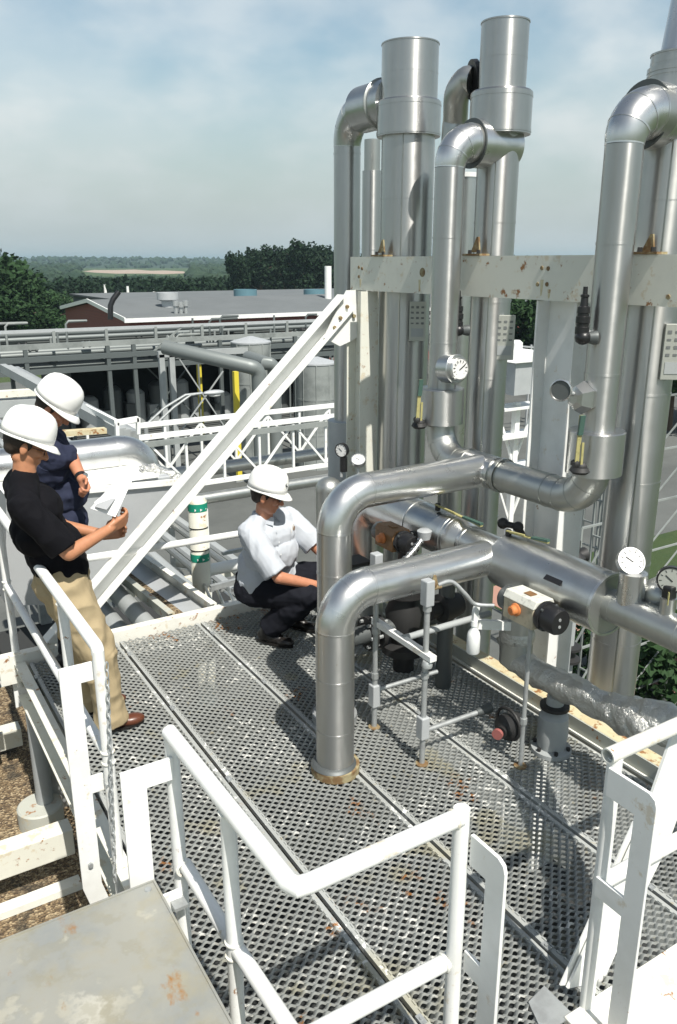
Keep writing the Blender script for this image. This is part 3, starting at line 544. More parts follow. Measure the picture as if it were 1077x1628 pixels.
# framing under the planks
fb=thing('grating_support','white painted channel frame carrying the grating platform','platform frame',(2,3,-.2))
def channel(x0,y0,x1,y1,z0,z1,mt,side): 
    m=M(); a=V((x0,y0,0)); b=V((x1,y1,0)); d=(b-a).normalized(); n=V((-d.y,d.x,0))*side
    m.prism([a+V((0,0,z0)),a+n*.07+V((0,0,z0)),a+n*.07+V((0,0,z0+.012)),a+n*.008+V((0,0,z0+.012)),a+n*.008+V((0,0,z1-.012)),a+n*.07+V((0,0,z1-.012)),a+n*.07+V((0,0,z1)),a+V((0,0,z1))],b-a)
    return m
channel(.62,5.335,3.3,5.335,-.14,.065,WHITER,1).build('edge_channel',WHITER,fb,False)
channel(.785,.9,.785,5.33,-.24,.012,GALV,-1 if 0 else 1).build('edge_channel',WBEAM,fb,False)
M().bar((.1,5.44,-.02),(.62,5.44,-.02),.02,.17).build('edge_channel',GREYP,fb,False)
for y in (1.9,3.0,4.1,5.2): M().bar((.80,y,-.20),(3.5,y,-.20),.05,.12).build('joist',DGREY,fb,False)
# right edge beam with rusty flange
M().box((3.30,.6,-.14),(3.31,5.33,.10)).build('edge_channel',TRAY,fb,False); M().box((3.311,.6,.085),(3.40,5.33,.10)).build('top_flange',FLRUST,fb,False); M().box((3.311,.6,-.14),(3.42,5.33,-.125)).build('bottom_flange',TRAY,fb,False)
M().box((3.285,.95,.004),(3.298,5.30,.018)).build('kick_strip',WHITER,fb,False)
for x,y in ((.9,5.25),(.9,1.1),(3.36,5.2),(3.36,1.2)): M().bar((x,y,-6),(x,y,-.2),.16,.16,(0,1,0)).build('leg',GALV,fb,False)
# ---- guardrails
RR=.0265
def post(m,x,y,z0=-.18,z1=1.07,r=RR): m.tube([(x,y,z0),(x,y,z1)],r*.95,16)
g=thing('guardrail','white guardrail on the left edge that the near man leans on','guardrail',(.75,4,0),'white guardrails round the platform')
M().tube([(.745,5.42,1.07),(.745,3.13,1.07)]+[(.745,3.12,1.062),(.745,3.118,1.04)],RR,18).build('top_rail',WHITE,g)
M().tube([(.745,5.42,.55),(.745,3.12,.55)],RR*.9,18).build('mid_rail',WHITE,g)
for y in (3.115,3.72,5.40):
    p=M(); post(p,.745,y,-.2,1.06); p.build('post',WHITE,g)
M().bar((.745,5.40,-.02),(.745,5.40,-.35),.09,.02,(0,1,0)).build('post_plate',WHITE,g,False)
def weld(par,x,y,z,ax=(0,0,1),r=RR*.97):
    m=M(); a=V(ax); u=a.orthogonal().normalized(); v_=a.cross(u); P=[V((x,y,z))+(u*math.cos(k*pi/10)+v_*math.sin(k*pi/10))*r for k in range(21)]; m.tube(P,.0055,6,False); m.build('weld_bead',WHITER,par)
for y in (3.72,5.40): weld(g,.745,y,1.07-RR); weld(g,.745,y,.55-RR); weld(g,.745,y,.55+RR)
weld(g,.745,3.115,.55-RR); weld(g,.745,3.115,.55+RR)
# ladder-gate plates of the left opening
def gate(label,yy,d,x0=.765,x1=.585,foot=-.1):
    t=thing('gate_plate',label,'gate plate',(x0,yy,0),'flat bar stanchions beside the ladder openings')
    z1=1.0; w_=.085
    M().prism([(x0,yy,z1),(x0,yy,z1-w_),(x1+w_,yy,z1-w_),(x1+w_,yy,.46),(x0,yy,.46),(x0,yy,.46-w_),(x1+w_,yy,.46-w_),(x1+w_,yy,foot),(x1+w_+.03,yy,foot-.12),(x1+.03,yy,foot-.12),(x1,yy,foot),(x1,yy,z1)],(0,d*.012,0)).build('flat_bar',WHITE,t,False,bevel=.002)
    M().obox((x0-.02,yy-.02*d,.42),(.05,.05,.012)).build('bolt_lug',GALV,t,False)
    M().lathe((x1+w_/2,yy-.001,.02),(0,-1,0),[(0,.012),(.012,.012)],6).build('bolt',GALV,t)
gate('white flat bar plate with bent foot left of the chain, before the khaki trousers',3.14,1)
gate('white flat bar plate right of the chain, joined to the front rail',2.31,1)
g=thing('guardrail','white tubular guardrail with a bent corner in the foreground','guardrail',(.8,1.5,0),'white guardrails round the platform')
cz=1.07
M().tube([(.775,2.36,cz),(.782,1.9,cz),(.79,1.525,cz),(.802,1.503,cz),(.83,1.498,cz),(1.333,1.498,cz)],RR,18).build('top_rail',WHITE,g)
M().tube([(.79,2.33,.54),(.79,1.94,.54),(.80,1.55,.54),(.815,1.52,.54),(.85,1.515,.54),(1.333,1.51,.54)],RR*.95,18).build('mid_rail',WHITE,g)
for x,y,z in ((.775,2.345,1.065),(.785,1.90,1.065),(1.34,1.50,1.095)): p=M(); post(p,x,y,-.2,z,RR*.98); p.build('post',WHITE,g)
weld(g,.785,1.90,cz-RR); weld(g,.785,1.90,.54+RR); weld(g,.785,1.90,.54-RR); weld(g,1.31,1.498,cz,(1,0,0)); weld(g,1.308,1.51,.54,(1,0,0)); weld(g,.778,2.31,.54,(0,1,0))
# plates of the front ladder opening
def gate2(label,x,y0,y1,z1=1.03):
    t=thing('gate_plate',label,'gate plate',(x,y0,0),'flat bar stanchions beside the ladder openings'); w_=.075
    M().prism([(x,y0,z1),(x,y0,z1-w_-.03),(x,y1+w_,z1-w_-.03),(x,y1+w_,.60),(x,y0,.60),(x,y0,.60-w_),(x,y1+w_,.60-w_),(x,y1+w_,-.4),(x,y1,-.4),(x,y1,z1-.035),(x,y1+.008,z1-.012),(x,y1+.03,z1)],(.012,0,0)).build('flat_bar',WHITE,t,False,bevel=.0015)
gate2('grey white flat plate right of the front rail\'s end post',1.352,1.47,1.325,1.02)
gate2('grey white flat plate at the lower right beside the open pipe end',1.935,1.475,1.285,1.03)
g=thing('guardrail','white guardrail at the lower right with an open pipe end','guardrail',(1.95,1.47,0),'white guardrails round the platform')
o_=M(); o_.lathe((1.925,1.475,1.075),(1,0,0),[(0,RR),(.9,RR),(.9,RR*.7),(0,RR*.78)],20,True); o_.build('top_rail',WHITER,g)
p=M(); post(p,1.965,1.475,-.3,1.06); p.build('post',WHITE,g)
M().tube([(1.965,1.475,.56),(2.8,1.475,.56)],RR,16).build('mid_rail',WHITE,g)
# inclined white stringer sheet
st=thing('stair_stringer','broad white inclined stringer plate behind the lower right rail','stringer',(2.2,1.5,.3))
def Y147(px,py): return at('y',1.44+.1,px,py)
A0=Y147(903,1572);A1=Y147(1020,1312);A2=V((2.62,1.54,1.75));B2=V((2.86,1.54,1.75)); B1=Y147(1060,1350); B0=Y147(1000,1470)
M().prism([A0,A1,A2,B2,B1,B0,Y147(960,1560)],(0,.01,0)).build('plate',WHITE,st,False)
M().bar(A0+V((0,.02,0)),A1+V((0,.02,0)),.006,.05).build('flange',WHITE,st,False)
t=M().prism([(1.86,1.20,.02),(3.2,1.20,.02),(3.2,1.20,-.14),(1.86,1.20,-.14)],(0,.285,0)).build('kick_beam',WHITER,smooth=False,bevel=.004); tag(t,'wide white steel beam across the lower right corner','beam')
t=M().prism([(1.30,1.34,-.05),(1.78,1.34,-.05),(1.78,1.34,-.2),(1.30,1.34,-.2)],(0,.12,0)).build('edge_beam',WHITER,smooth=False,bevel=.004); tag(t,'short white beam piece at the foot of the ladder opening','beam')
M().prism([(1.75,1.475,.006),(1.90,1.475,.006),(1.90,1.62,.006),(1.80,1.60,.006)],(0,0,.006)).build('corner_plate',GALV,st,False)
t=thing('rail_behind','white pipe rail fixed beyond the platform\'s far edge','rail',(1.8,5.5,.6)); M().tube([(1.17,5.42,.63),(1.75,5.42,.615),(2.5,5.42,.60)],.027,14).build('rail_pipe',WHITE,t); M().tube([(1.19,5.42,.63),(1.19,5.42,-.1)],.024,12).build('rail_post',WHITE,t)
# ---- chains
def chain(label,p0,p1,sag,n):
    m=M(); p0=V(p0);p1=V(p1)
    for i in range(n):
        f=(i+.5)/n; q=p0.lerp(p1,f)+V((0,0,-4*sag*f*(1-f))); f2=(i+.9)/n; q2=p0.lerp(p1,f2)+V((0,0,-4*sag*f2*(1-f2))); d=(q2-q).normalized()
        u=d.orthogonal().normalized(); u=Matrix.Rotation(pi/2*(i%2)+.3,3,d)@u; L_=.021; ww=.009; pts=[]
        for k in range(10):
            a=2*pi*k/10; pts.append(q+d*math.cos(a)*L_*(1)+u*math.sin(a)*ww)
        pts.append(pts[0]); m.tube(pts,.0035,5,False)
    t=m.build('safety_chain',GALV); tag(t,label,'chain','loose safety chains hanging from the rails')
chain('steel chain hanging beside the left gate plate',(.772,3.10,1.0),(.70,3.02,-.02),0,30)
chain('steel chain hanging behind the front rail\'s end post',(1.362,1.52,1.07),(1.372,1.53,.1),0,28)
# ---- sheet metal box in the lower left corner
bx=thing('metal_box','weathered grey sheet metal box top with rust patches in the near left corner','box',(.2,1.6,.5))
zt=.62; c1=at('z',zt,245,1400); ytop=c1.y; xr_=c1.x
M().box((-1.6,.6,zt-.05),(xr_,ytop,zt)).build('lid',BOXM,bx,False,bevel=.006); M().box((-1.57,.63,-.6),(xr_-.012,ytop-.012,zt-.05)).build('side_panel',BOXM,bx,False)
M().box((xr_-.004,.6,zt-.05),(xr_+.003,ytop+.002,zt+.0035)).build('rusty_edge',BOXM,bx,False); M().box((-1.6,ytop-.003,zt-.05),(xr_-.004,ytop+.003,zt+.0035)).build('rusty_edge',BOXM,bx,False)
M().lathe((xr_-.03,ytop-.03,zt),(0,0,1),[(0,.012),(.004,.011)],12).build('rivet',GALV,bx)
# ---- gravel roof, curb beam, footing
struct('under_deck_dark_sheet',M().box((1.025,-1,-1.5),(3.7,9,-1.35)),mat('under_deck_shade',(.028,.030,.030),.9),smooth=False)  # near-black sheet added below the grating, its colour standing in for under-deck shade
struct('gravel_roof',M().box((-6,-1,-1.3),(1.02,7.2,-1.1)),GRAV,smooth=False)
t=M().prism([(-3,4.40,-.72),(.80,4.40,-.72),(.80,4.40,-.90),(-3,4.40,-.90)],(0,.13,0)).build('curb_beam',WBEAM,smooth=False,bevel=.006); tag(t,'white flaking steel beam lying across the gravel','beam')
t=M().prism([(-3,4.31,-1.05),(.80,4.31,-1.05),(.80,4.31,-1.098),(-3,4.31,-1.098)],(0,.085,0)).build('curb_edge',WHITER,smooth=False); tag(t,'low cream curb below the flaking white beam','curb')
t=M().prism([(-3,6.05,-.9),(.80,6.05,-.9),(.80,6.05,-1.05),(-3,6.05,-1.05)],(0,.13,0)).build('curb_beam',WBEAM,smooth=False); tag(t,'pale beam at the gravel\'s far end by the photo\'s left border','beam')
t=thing('column_footing','round white concrete footing with a short grey column','footing',(.75,5.05,-1.1)); M().lathe((.73,5.1,-1.1),(0,0,1),[(0,.15),(.13,.15),(.14,.14)],28).build('footing',TRAY,t); M().lathe((.77,5.12,-.96),(0,0,1),[(0,.055),(.69,.055)],18).build('column',GREYP,t)
t=thing('grey_cabinet','pale grey cabinet cut by the photo\'s left border','cabinet',(.4,5.6,-.3)); M().box((-.4,5.62,-.62),(.60,6.3,1.35)).build('body',LGREY,t,False,bevel=.02); M().box((-.3,5.61,-.5),(.55,5.618,1.25)).build('door',GREYP,t,False)
# ---- columns, cross beam, brace
def hcol(label,x,y,z0,z1,w_,d_,mt=WBEAM,name='steel_column'):
    m=M(); t_=.012; pts=[(-w_/2,-d_/2),(w_/2,-d_/2),(w_/2,-d_/2+t_),(t_/2,-d_/2+t_),(t_/2,d_/2-t_),(w_/2,d_/2-t_),(w_/2,d_/2),(-w_/2,d_/2),(-w_/2,d_/2-t_),(-t_/2,d_/2-t_),(-t_/2,-d_/2+t_),(-w_/2,-d_/2+t_)]
    m.prism([(x+a,y+b,z0) for a,b in pts],(0,0,z1-z0)); o=m.build(name,mt,smooth=False); tag(o,label,'column','steel columns under the high beam'); return o
hcol('grey white column at the left end of the high beam',3.46,5.28,-.1,2.385,.16,.20)
hcol('wide white column between the second and the right stack',3.56,3.32,-6,2.385,.20,.30,WHITE)
hb=thing('high_beam','heavy off white channel beam with rust marks crossing the stacks','beam',(3.45,4,2.5))
m=M(); m.prism([(3.44,5.42,2.39),(3.52,5.42,2.39),(3.52,5.42,2.402),(3.452,5.42,2.402),(3.452,5.42,2.618),(3.52,5.42,2.618),(3.52,5.42,2.63),(3.44,5.42,2.63)],(0,-4.6,0)); m.build('channel',WBEAM,hb,False)
def run_stain(y,z,h): M().prism([(3.4385,y-.012,z),(3.4385,y+.012,z),(3.4385,y+.004,z-h),(3.4385,y-.005,z-h*.9)],(.0016,0,0)).build('rust_run',FLRUST,hb,False)
for y_,z_,h_ in ((5.28,2.47,.06),(3.42,2.50,.09),(3.36,2.45,.05),(4.55,2.48,.08)): run_stain(y_,z_,h_)
def flange_at(y,z): M().lathe((3.4385,y,z),(-1,0,0),[(0,.026),(.004,.024)],14).build('rust_stain_bolt',RUSTM,hb)
for px,py in ((672,433),): p=at('x',3.44,px,py); M().lathe((3.4395,p.y,p.z),(-1,0,0),[(0,.03),(.003,.028)],16).build('bolt_plate',RUSTM,hb)
for px,py in ((571,425),(571,440),(576,427),(862,426),(872,427),(855,452),(870,452),(1063,472)): p=at('x',3.44,px,py); M().lathe((3.4395,p.y,p.z),(-1,0,0),[(0,.013),(.004,.011)],10).build('bolt',RUSTM,hb)
br=thing('diagonal_brace','long white diagonal brace from the platform edge up to the high beam','brace',(2.3,5.4,1.2))
p1=V((3.37,5.36,2.31)); pm_=at('y',5.36,150,948); p0=p1+(pm_-p1)*((2.31-.06)/(2.31-pm_.z)); d=(p1-p0).normalized(); nrm=V((-d.z,0,d.x))
n6=.068
M().prism([p0+nrm*n6+V((0,-.055,0)),p0+nrm*n6+V((0,.06,0)),p0-nrm*n6+V((0,.06,0)),p0-nrm*n6+V((0,-.055,0)),p0-nrm*(n6-.009)+V((0,-.055,0)),p0-nrm*(n6-.009)+V((0,.051,0)),p0+nrm*(n6-.009)+V((0,.051,0)),p0+nrm*(n6-.009)+V((0,-.055,0))],p1-p0).build('channel',WHITE,br,False)
M().prism([(3.16,5.355,2.05),(3.36,5.355,2.39),(3.56,5.355,2.39),(3.56,5.355,2.10),(3.42,5.355,2.02),(3.30,5.355,1.98)],(0,-.012,0)).build('gusset',WHITE,br,False)
for x,z in ((3.30,2.19),(3.36,2.27),(3.25,2.12),(3.42,2.2)): M().lathe((x,5.342,z),(0,-1,0),[(0,.016),(.018,.014)],6).build('bolt',RUSTM,br)
# ---------------------------------------------------------------- INSULATED PIPES
def band(m,p,ax,r,w_=.022,e=.0022): m.lathe(V(p)-V(ax).normalized()*w_/2,ax,[(0,r-.001),(0,r+e),(w_,r+e),(w_,r-.001)],36,True)
def straight(name,p,q,r,mt,parent,step=.42,first=.2,seg=36):
    p=V(p);q=V(q);L_=(q-p).length;d=(q-p)/L_; m=M(); m.tube([p,q],r,seg); m.build(name,mt,parent)
    s_=first
    while s_<L_-.05: b=M(); band(b,p+d*s_,d,r,.012,.0022); b.build('seam_band',mt,parent); s_+=step
def elbow(c,a,b,r,mt,parent,name='elbow_jacket',gores=6,r2=None):
    P=arc(c,a,b,gores*2); P2=[P[0]]+[P[i] for i in range(1,len(P)-1,2)]+[P[-1]]
    n_=len(P); rs_=[r+((r2 or r)-r)*(i/(n_-1))**.8 for i in range(n_)]
    m=M(); m.tube(P,r,36,False,rs_); m.build(name,mt,parent)
    for i in range(0,len(P),4 if gores>4 else 3):
        g_=M()
        T=(P[min(i+1,len(P)-1)]-P[max(i-1,0)]); band(g_,P[i],T,rs_[i],.007,.0018); g_.build('gore_seam',mt,parent)
def dents(m,p): pass
# front riser
R1=.100; z1=1.015; x1_,y1_=1.945,3.195
t=thing('insulated_riser','silver insulated pipe rising from the grating and bending right, nearest one','insulated pipe',(x1_,y1_,0),'insulated risers with bends')
straight('riser_jacket',(x1_,y1_,.0),(x1_,y1_,z1-.19),R1,ALUV,t,.3,.26)
elbow((x1_,y1_,z1),(0,0,-.19),(.19,0,0),R1,ALUB,t); straight('run_jacket',(x1_+.19,y1_,z1),(2.93,y1_,z1),R1,ALUB,t,5,.01)
M().lathe((x1_,y1_,.0),(0,0,1),[(0,R1+.030),(.045,R1+.030),(.05,R1+.005),(.045,R1)],40).build('deck_collar',RUSTM,t)
M().lathe((x1_-.01,y1_,.052),(0,0,1),[(-.004,R1+.022),(.008,R1+.012),(.014,R1-.002)],40).build('sealant_ring',DGREY,t)
for k,(dz,rr) in enumerate([(.10,.03),(.17,.03)]): # wrinkles in the throat
    c_=V((x1_,y1_,z1))+V((.045+k*.030,-.0,-.060-k*.045))
    M().ball(c_+V((0.01,-.055,0)),.048,2,(.8,.5,.35),Euler((0,R(45),0)).to_matrix()).build('throat_crease',ALUB,t)
# rear riser
R2=.098; z2=1.385; x2_,y2_=2.20,3.62; XJ=3.27
t=thing('insulated_riser','taller silver insulated pipe bending right above the front one','insulated pipe',(x2_,y2_,0),'insulated risers with bends')
straight('riser_jacket',(x2_,y2_,0),(x2_,y2_,z2-.205),R2,ALUV,t,.32,.3); elbow((x2_,y2_,z2),(0,0,-.205),(.205,0,0),R2,ALUB,t)
straight('run_jacket',(x2_+.205,y2_,z2),(XJ,y2_,z2),R2,ALUB,t,5,.01)
for k in range(2):
    c_=V((x2_,y2_,z2))+V((.045+k*.030,0,-.060-k*.045)); M().ball(c_+V((0.01,-.052,0)),.045,2,(.8,.5,.35),Euler((0,R(45),0)).to_matrix()).build('throat_crease',ALUB,t)
M().lathe((x2_,y2_,0),(0,0,1),[(0,R2+.035),(.05,R2+.035),(.055,R2)],36).build('deck_collar',GALV,t)
# cross pipe with both loops
RP=.088; yA,yB=4.06,2.79
t=thing('cross_loop_pipe','silver cross pipe joining the two thin risers at their feet','insulated pipe',(XJ,3.5,z2))
straight('run_jacket',(XJ,yA-.2,z2),(XJ,yB+.2,z2),RP+.004,ALUD,t,.36,.42)
for yy,ww in ((y2_-.16,.03),(y2_+.14,.02)): band_=M(); band(band_,(XJ,yy,z2),(0,1,0),RP+.012,ww,.004); band_.build('dark_band',ALUD,t)
M().lathe((XJ,y2_-.12,z2),(0,1,0),[(0,RP+.012),(.26,RP+.012)],36).build('tee_jacket',ALUB,t)
elbow((XJ,yB,z2),(0,.2,0),(0,0,.2),RP+.004,ALUD,t); elbow((XJ,yA,z2),(0,-.2,0),(0,0,.2),RP+.004,ALUD,t)
def thinriser(label,y,zb,ztop,xs,rcol,sx_,tl):
    t=thing('insulated_loop_riser',label,'insulated pipe',(XJ,y,zb),'thin insulated risers feeding the stacks')
    straight('riser_jacket',(XJ,y,zb),(XJ,y,ztop-.145),RP,ALUV,t,.62,.5); elbow((XJ,y,ztop),(0,0,-.145),(.145,0,0),RP,ALUB,t,gores=6,r2=rcol)
    M().lathe((XJ,y,zb-.01),(0,0,1),[(0,RP+.055),(.22,RP+.055),(.225,RP+.05),(.225,RP)],40).build('valve_box_jacket',ALUV,t)
    M().tube([(XJ+.145,y,ztop),(XJ+.22,y,ztop)],rcol,36).build('stub_jacket',ALUD,t)
    return t
thinriser('thin silver riser in front of the second stack',yA,1.615,3.27,0,.108,0,0)
thinriser('thin silver riser in front of the right stack',yB,1.56,3.26,0,.116,0,0)
# ---- the stacks
def stack(label,x,y,r,z0,zcol0,zcol1,rc,ztop,rt,coll=True,tz=None,tr_=.134):
    t=thing('stack_vessel',label,'stack',(x,y,z0),'tall insulated stacks')
    straight('shell_jacket',(x,y,z0),(x,y,zcol0+.02),r,ALUV,t,.48,.25,48)
    M().lathe((x,y,zcol0),(0,0,1),[(0,r),(0,rc),(.012,rc),(zcol1-zcol0,rc),(zcol1-zcol0+.01,rc-.01),(zcol1-zcol0+.012,rt)],48).build('collar_jacket',ALUV,t)
    c_=M(); c_.lathe((x,y,zcol1),(0,0,1),[(0,rt),(ztop-zcol1,rt),(ztop-zcol1,rt+.004),(ztop-zcol1+.008,rt+.004),(ztop-zcol1+.008,rt-.006),(ztop-zcol1-.02,rt-.01)],48); c_.build('cap_jacket',ALUV,t)
    for zz,rr,ww,ee in ((zcol0+.02,rc,.02,.003),(zcol1-.02,rc,.014,.002),((ztop+zcol1)/2,rt,.01,.001)): b=M(); band(b,(x,y,zz),(0,0,1),rr,ww,ee); b.build('seam_band',ALUV,t)
    # seam strip up the side
    M().bar((x-r*.75,y-r*.69,z0+.1),(x-r*.75,y-r*.69,zcol0),.004,.008,(0,1,0)).build('edge_strip',ALUD,t,False)
    if tz:
        prof=[(0,RP+.03),(0,tr_),(.36,tr_)]; M().lathe((XJ+.175,y,tz),(1,0,0),[(0,RP),(0,tr_),(.30,tr_)],40).build('nozzle_jacket',ALUB,t)
        M().lathe((XJ+.167,y,tz),(1,0,0),[(0,RP-.004),(0,tr_+.005),(.010,tr_+.005),(.012,tr_-.03)],40).build('nozzle_ring',DGREY,t)
    return t
stack('thick leftmost silver stack with a broad collar',3.72,5.10,.190,-.1,3.44,3.66,.225,4.02,.197)
stack('second silver stack, middle one, with a side nozzle',3.66,4.08,.128,-.3,3.33,3.56,.185,3.93,.140,tz=3.27)
stack('right silver stack, partly cut by the photo\'s border, with a side nozzle',3.66,2.84,.140,-6,3.45,3.47,.141,3.535,.132,tz=3.26,tr_=.148)
t=M().lathe((3.66,2.84,3.535),(0,0,1),[(0,.10),(.03,.09),(.42,.05),(.75,.04)],30).build('tapered_vent',ALUB); tag(t,'slim tapered vent pipe on top of the right stack','vent pipe')
# rear risers behind the stacks
t=thing('rear_riser','silver riser at the far left joining the thick stack','insulated pipe',(3.66,5.82,0)); X,Yr=3.66,5.82
straight('riser_jacket',(X,Yr,.9),(X,Yr,3.45),.105,ALUV,t,.7,.4); elbow((X,Yr,3.68),(0,0,-.23),(0,-.23,0),.105,ALU,t,r2=.125); 
elbow((X,Yr-.40,3.56),(0,.2,0),(0,0,.2),.12,ALU,t,name='elbow_jacket') if 0 else None
M().tube([(X,Yr-.22,3.68),(X,5.2,3.68)],.160,32).build('nozzle_jacket',ALU,t); M().lathe((X,5.34,3.68),(0,-1,0),[(0,.16),(.0,.174),(.012,.174),(.02,.16)],36).build('nozzle_ring',ALUD,t)
M().lathe((X,Yr,.35),(0,0,1),[(0,.16),(.95,.16),(.955,.1)],30).build('lower_box_jacket',LGREY,t)
t=thing('rear_riser','slimmer silver riser between the far left one and the thick stack','insulated pipe',(4.25,6.35,0)); straight('riser_jacket',(4.25,6.35,.2),(4.25,6.35,3.35),.085,ALUV,t,.7,.4); M().lathe((4.25,6.35,3.35),(0,0,1),[(0,.07),(.25,.07)],24).build('neck',ALUD,t)
t=thing('rear_riser','silver riser with a pale ring seen between the thin riser and the second stack','insulated pipe',(3.7,4.4,0)); 
p=at('y',4.75,738,278); straight('riser_jacket',(p.x,4.75,.2),(p.x,4.75,p.z),.10,ALU,t,.7,.3); M().lathe((p.x,4.75,p.z-.02),(0,0,1),[(0,.10),(0,.108),(.03,.108),(.03,.1)],36).build('end_ring',WPLAS,t)
t=thing('dark_bend','dark silver bend with a black flange joining the second stack\'s cap','insulated pipe',(3.7,4.5,3.5)); q0=at('y',4.62,722,215);q1=at('y',4.40,752,128)
P=[q0+V((0,.0,-.4)),q0,q0+V((.0,-.01,.10)),q0.lerp(q1,.5)+V((-.055,0,.075)),q0.lerp(q1,.78)+V((-.03,0,.065)),q1]
def smoothp(P,n=5):
    out=[]
    for i in range(len(P)-1):
        a,b,c,d_=P[max(i-1,0)],P[i],P[i+1],P[min(i+2,len(P)-1)]
        for k in range(n):
            f=k/n; out.append(.5*((2*b)+(c-a)*f+(2*a-5*b+4*c-d_)*f*f+(3*b-a-3*c+d_)*f**3))
    return out+[P[-1]]
M().tube(smoothp(P),.082,28).build('bend_jacket',ALUD,t); d=(q1-P[-2]).normalized(); M().lathe(q1-V((.01,0,0)),(.85,-.35,.1),[(0,.10),(.0,.118),(.03,.118),(.04,.09)],32).build('flange_disc',BLACK,t)
# guide brackets where stacks pass the high beam
for px,py,yy,lab in [(607,402,5.0,'rusty guide bracket at the thick stack\'s foot on the high beam'),(757,401,4.08,'rusty guide bracket beside the second stack on the high beam'),(1031,403,2.95,'rusty guide bracket beside the right stack on the high beam')]:
    p=at('x',3.47,px,py); t=thing('guide_bracket',lab,'bracket',p,'guide brackets on the high beam')
    M().prism([p+V((0,.05,-.0)),p+V((0,-.03,-.0)),p+V((0,-.015,.09)),p+V((0,.0,.09))],(.012,0,0)).build('gusset',RUSTM,t,False); M().obox((3.47,p.y,2.637),(.08,.16,.012)).build('base',RUSTM,t,False)
    for s_ in(-.04,.04): M().lathe((3.455,p.y+s_,2.643),(0,0,1),[(0,.013),(.022,.012)],6).build('bolt',BLKRUB,t)
# ---- long header pipe
XH=3.04; zh=1.0
t=thing('header_pipe','long silver header pipe with a wide open ended cover running to the right','insulated pipe',(XH,3,zh))
M().lathe((XH,2.42,zh),(0,1,0),[(0,.150),(0,.156),(.72,.156),(.74,.12)] ,48).build('wide_cover',ALU,t)
M().lathe((XH,2.405,zh),(0,1,0),[(0,.149),(0,.161),(.016,.161),(.018,.15)],48,True).build('cover_rim',ALUB,t)
M().lathe((XH,2.412,zh),(0,-1,0),[(0,.1485),(.003,.1485),(.008,.085)],40).build('end_recess',ALUD,t)
M().obox((XH-.125,2.66,zh+.085),(.006,.11,.07),(0,R(52),0)).build('cut_window',BLACK,t,False)
straight('small_jacket',(XH,1.2,zh+.0),(XH,2.5,zh+.0),.082,ALUD,t,.36,.45)
M().lathe((XH,3.16,zh),(0,1,0),[(-.02,.105),(.2,.105),(.34,.10),(.36,.10)],40).build('tee_jacket',ALU,t)
M().lathe((XH,3.42,zh),(0,1,0),[(0,.095),(.06,.10),(.10,.132),(.14,.138)],40).build('cone_jacket',ALUB,t)
M().lathe((XH,3.56,zh),(0,1,0),[(0,.10),(0,.140),(.8,.140),(.8,.10)],44).build('far_cover',ALU,t)
for yy,rr,ww in ((3.60,.14,.03),(3.95,.14,.014),(3.46,.103,.02)): b=M(); band(b,(XH,yy,zh),(0,1,0),rr,ww,.004); b.build('seam_band',ALUB,t)
elbow((XH,4.56,zh),(0,-.2,0),(0,0,-.2),.125,ALU,t); M().tube([(XH,4.56,zh-.2),(XH,4.56,-1.3)],.125,30).build('down_jacket',ALU,t)
for y in (2.30,2.10): 
    M().lathe((XH,y,zh+.05),(0,0,1),[(0,.064),(.155,.064),(.157,.03)] if y>2.2 else [(0,.035),(.10,.035),(.102,.02)],28).build('gauge_boss',ALUB if y>2.2 else ALU,t)
M().ball((XH+.10,2.22,zh+.10),.085,2,(1.0,1.1,.95)).build('round_jacket',ALUD,t)
# ---- vertical valve column under the header and the crumpled foil pipe
t=thing('valve_column','dark silver vertical branch below the header beside the white and tan actuator','insulated pipe',(XH,2.98,.5))
M().tube([(XH,3.02,zh-.1),(XH,3.02,.42)],.092,30).build('branch_jacket',ALUD,t)
M().lathe((XH,3.02,.55),(0,0,1),[(0,.092),(.02,.1),(.05,.1),(.07,.092)],30).build('seam_band',FOIL,t)
t=thing('foil_pipe','crumpled foil wrapped pipe running low to the right border','insulated pipe',(XH,2.4,.4)); rg=random.Random(2)
def crumple(m,path,r,seg,amp,seed):
    P=smoothp(path,10); n0=len(m.v); m.tube(P,r,seg)
    for i in range(n0,len(m.v)):
        v=V(m.v[i]); q=v*9+V((seed,0,0)); d=V((noise.noise(q),noise.noise(q+V((9,0,0))),noise.noise(q+V((0,9,0)))))
        m.v[i]=tuple(v+d*amp+V((noise.noise(v*22),noise.noise(v*22+V((5,0,0))),noise.noise(v*22+V((0,5,0)))))*amp*.5)
m=M(); crumple(m,[V((XH,3.08,.56)),V((XH,3.03,.46)),V((XH,2.9,.435)),V((XH,2.5,.45)),V((XH,2.22,.46)),V((XH,2.10,.48))],.078,40,.022,1); m.build('foil_wrap',FOIL,t,ang=25)
m=M(); crumple(m,[V((XH+.02,2.30,.44)),V((XH+.02,2.12,.50)),V((XH+.06,1.98,.52)),V((XH+.3,1.7,.52))],.10,40,.03,4); m.build('foil_elbow',FOIL,t,ang=25)
M().lathe((XH-.03,2.17,.50),(-.35,-1,-.1),[(0,.06),(.10,.062),(.12,.05),(.125,.02)],24).build('foil_nub',FOIL,t)
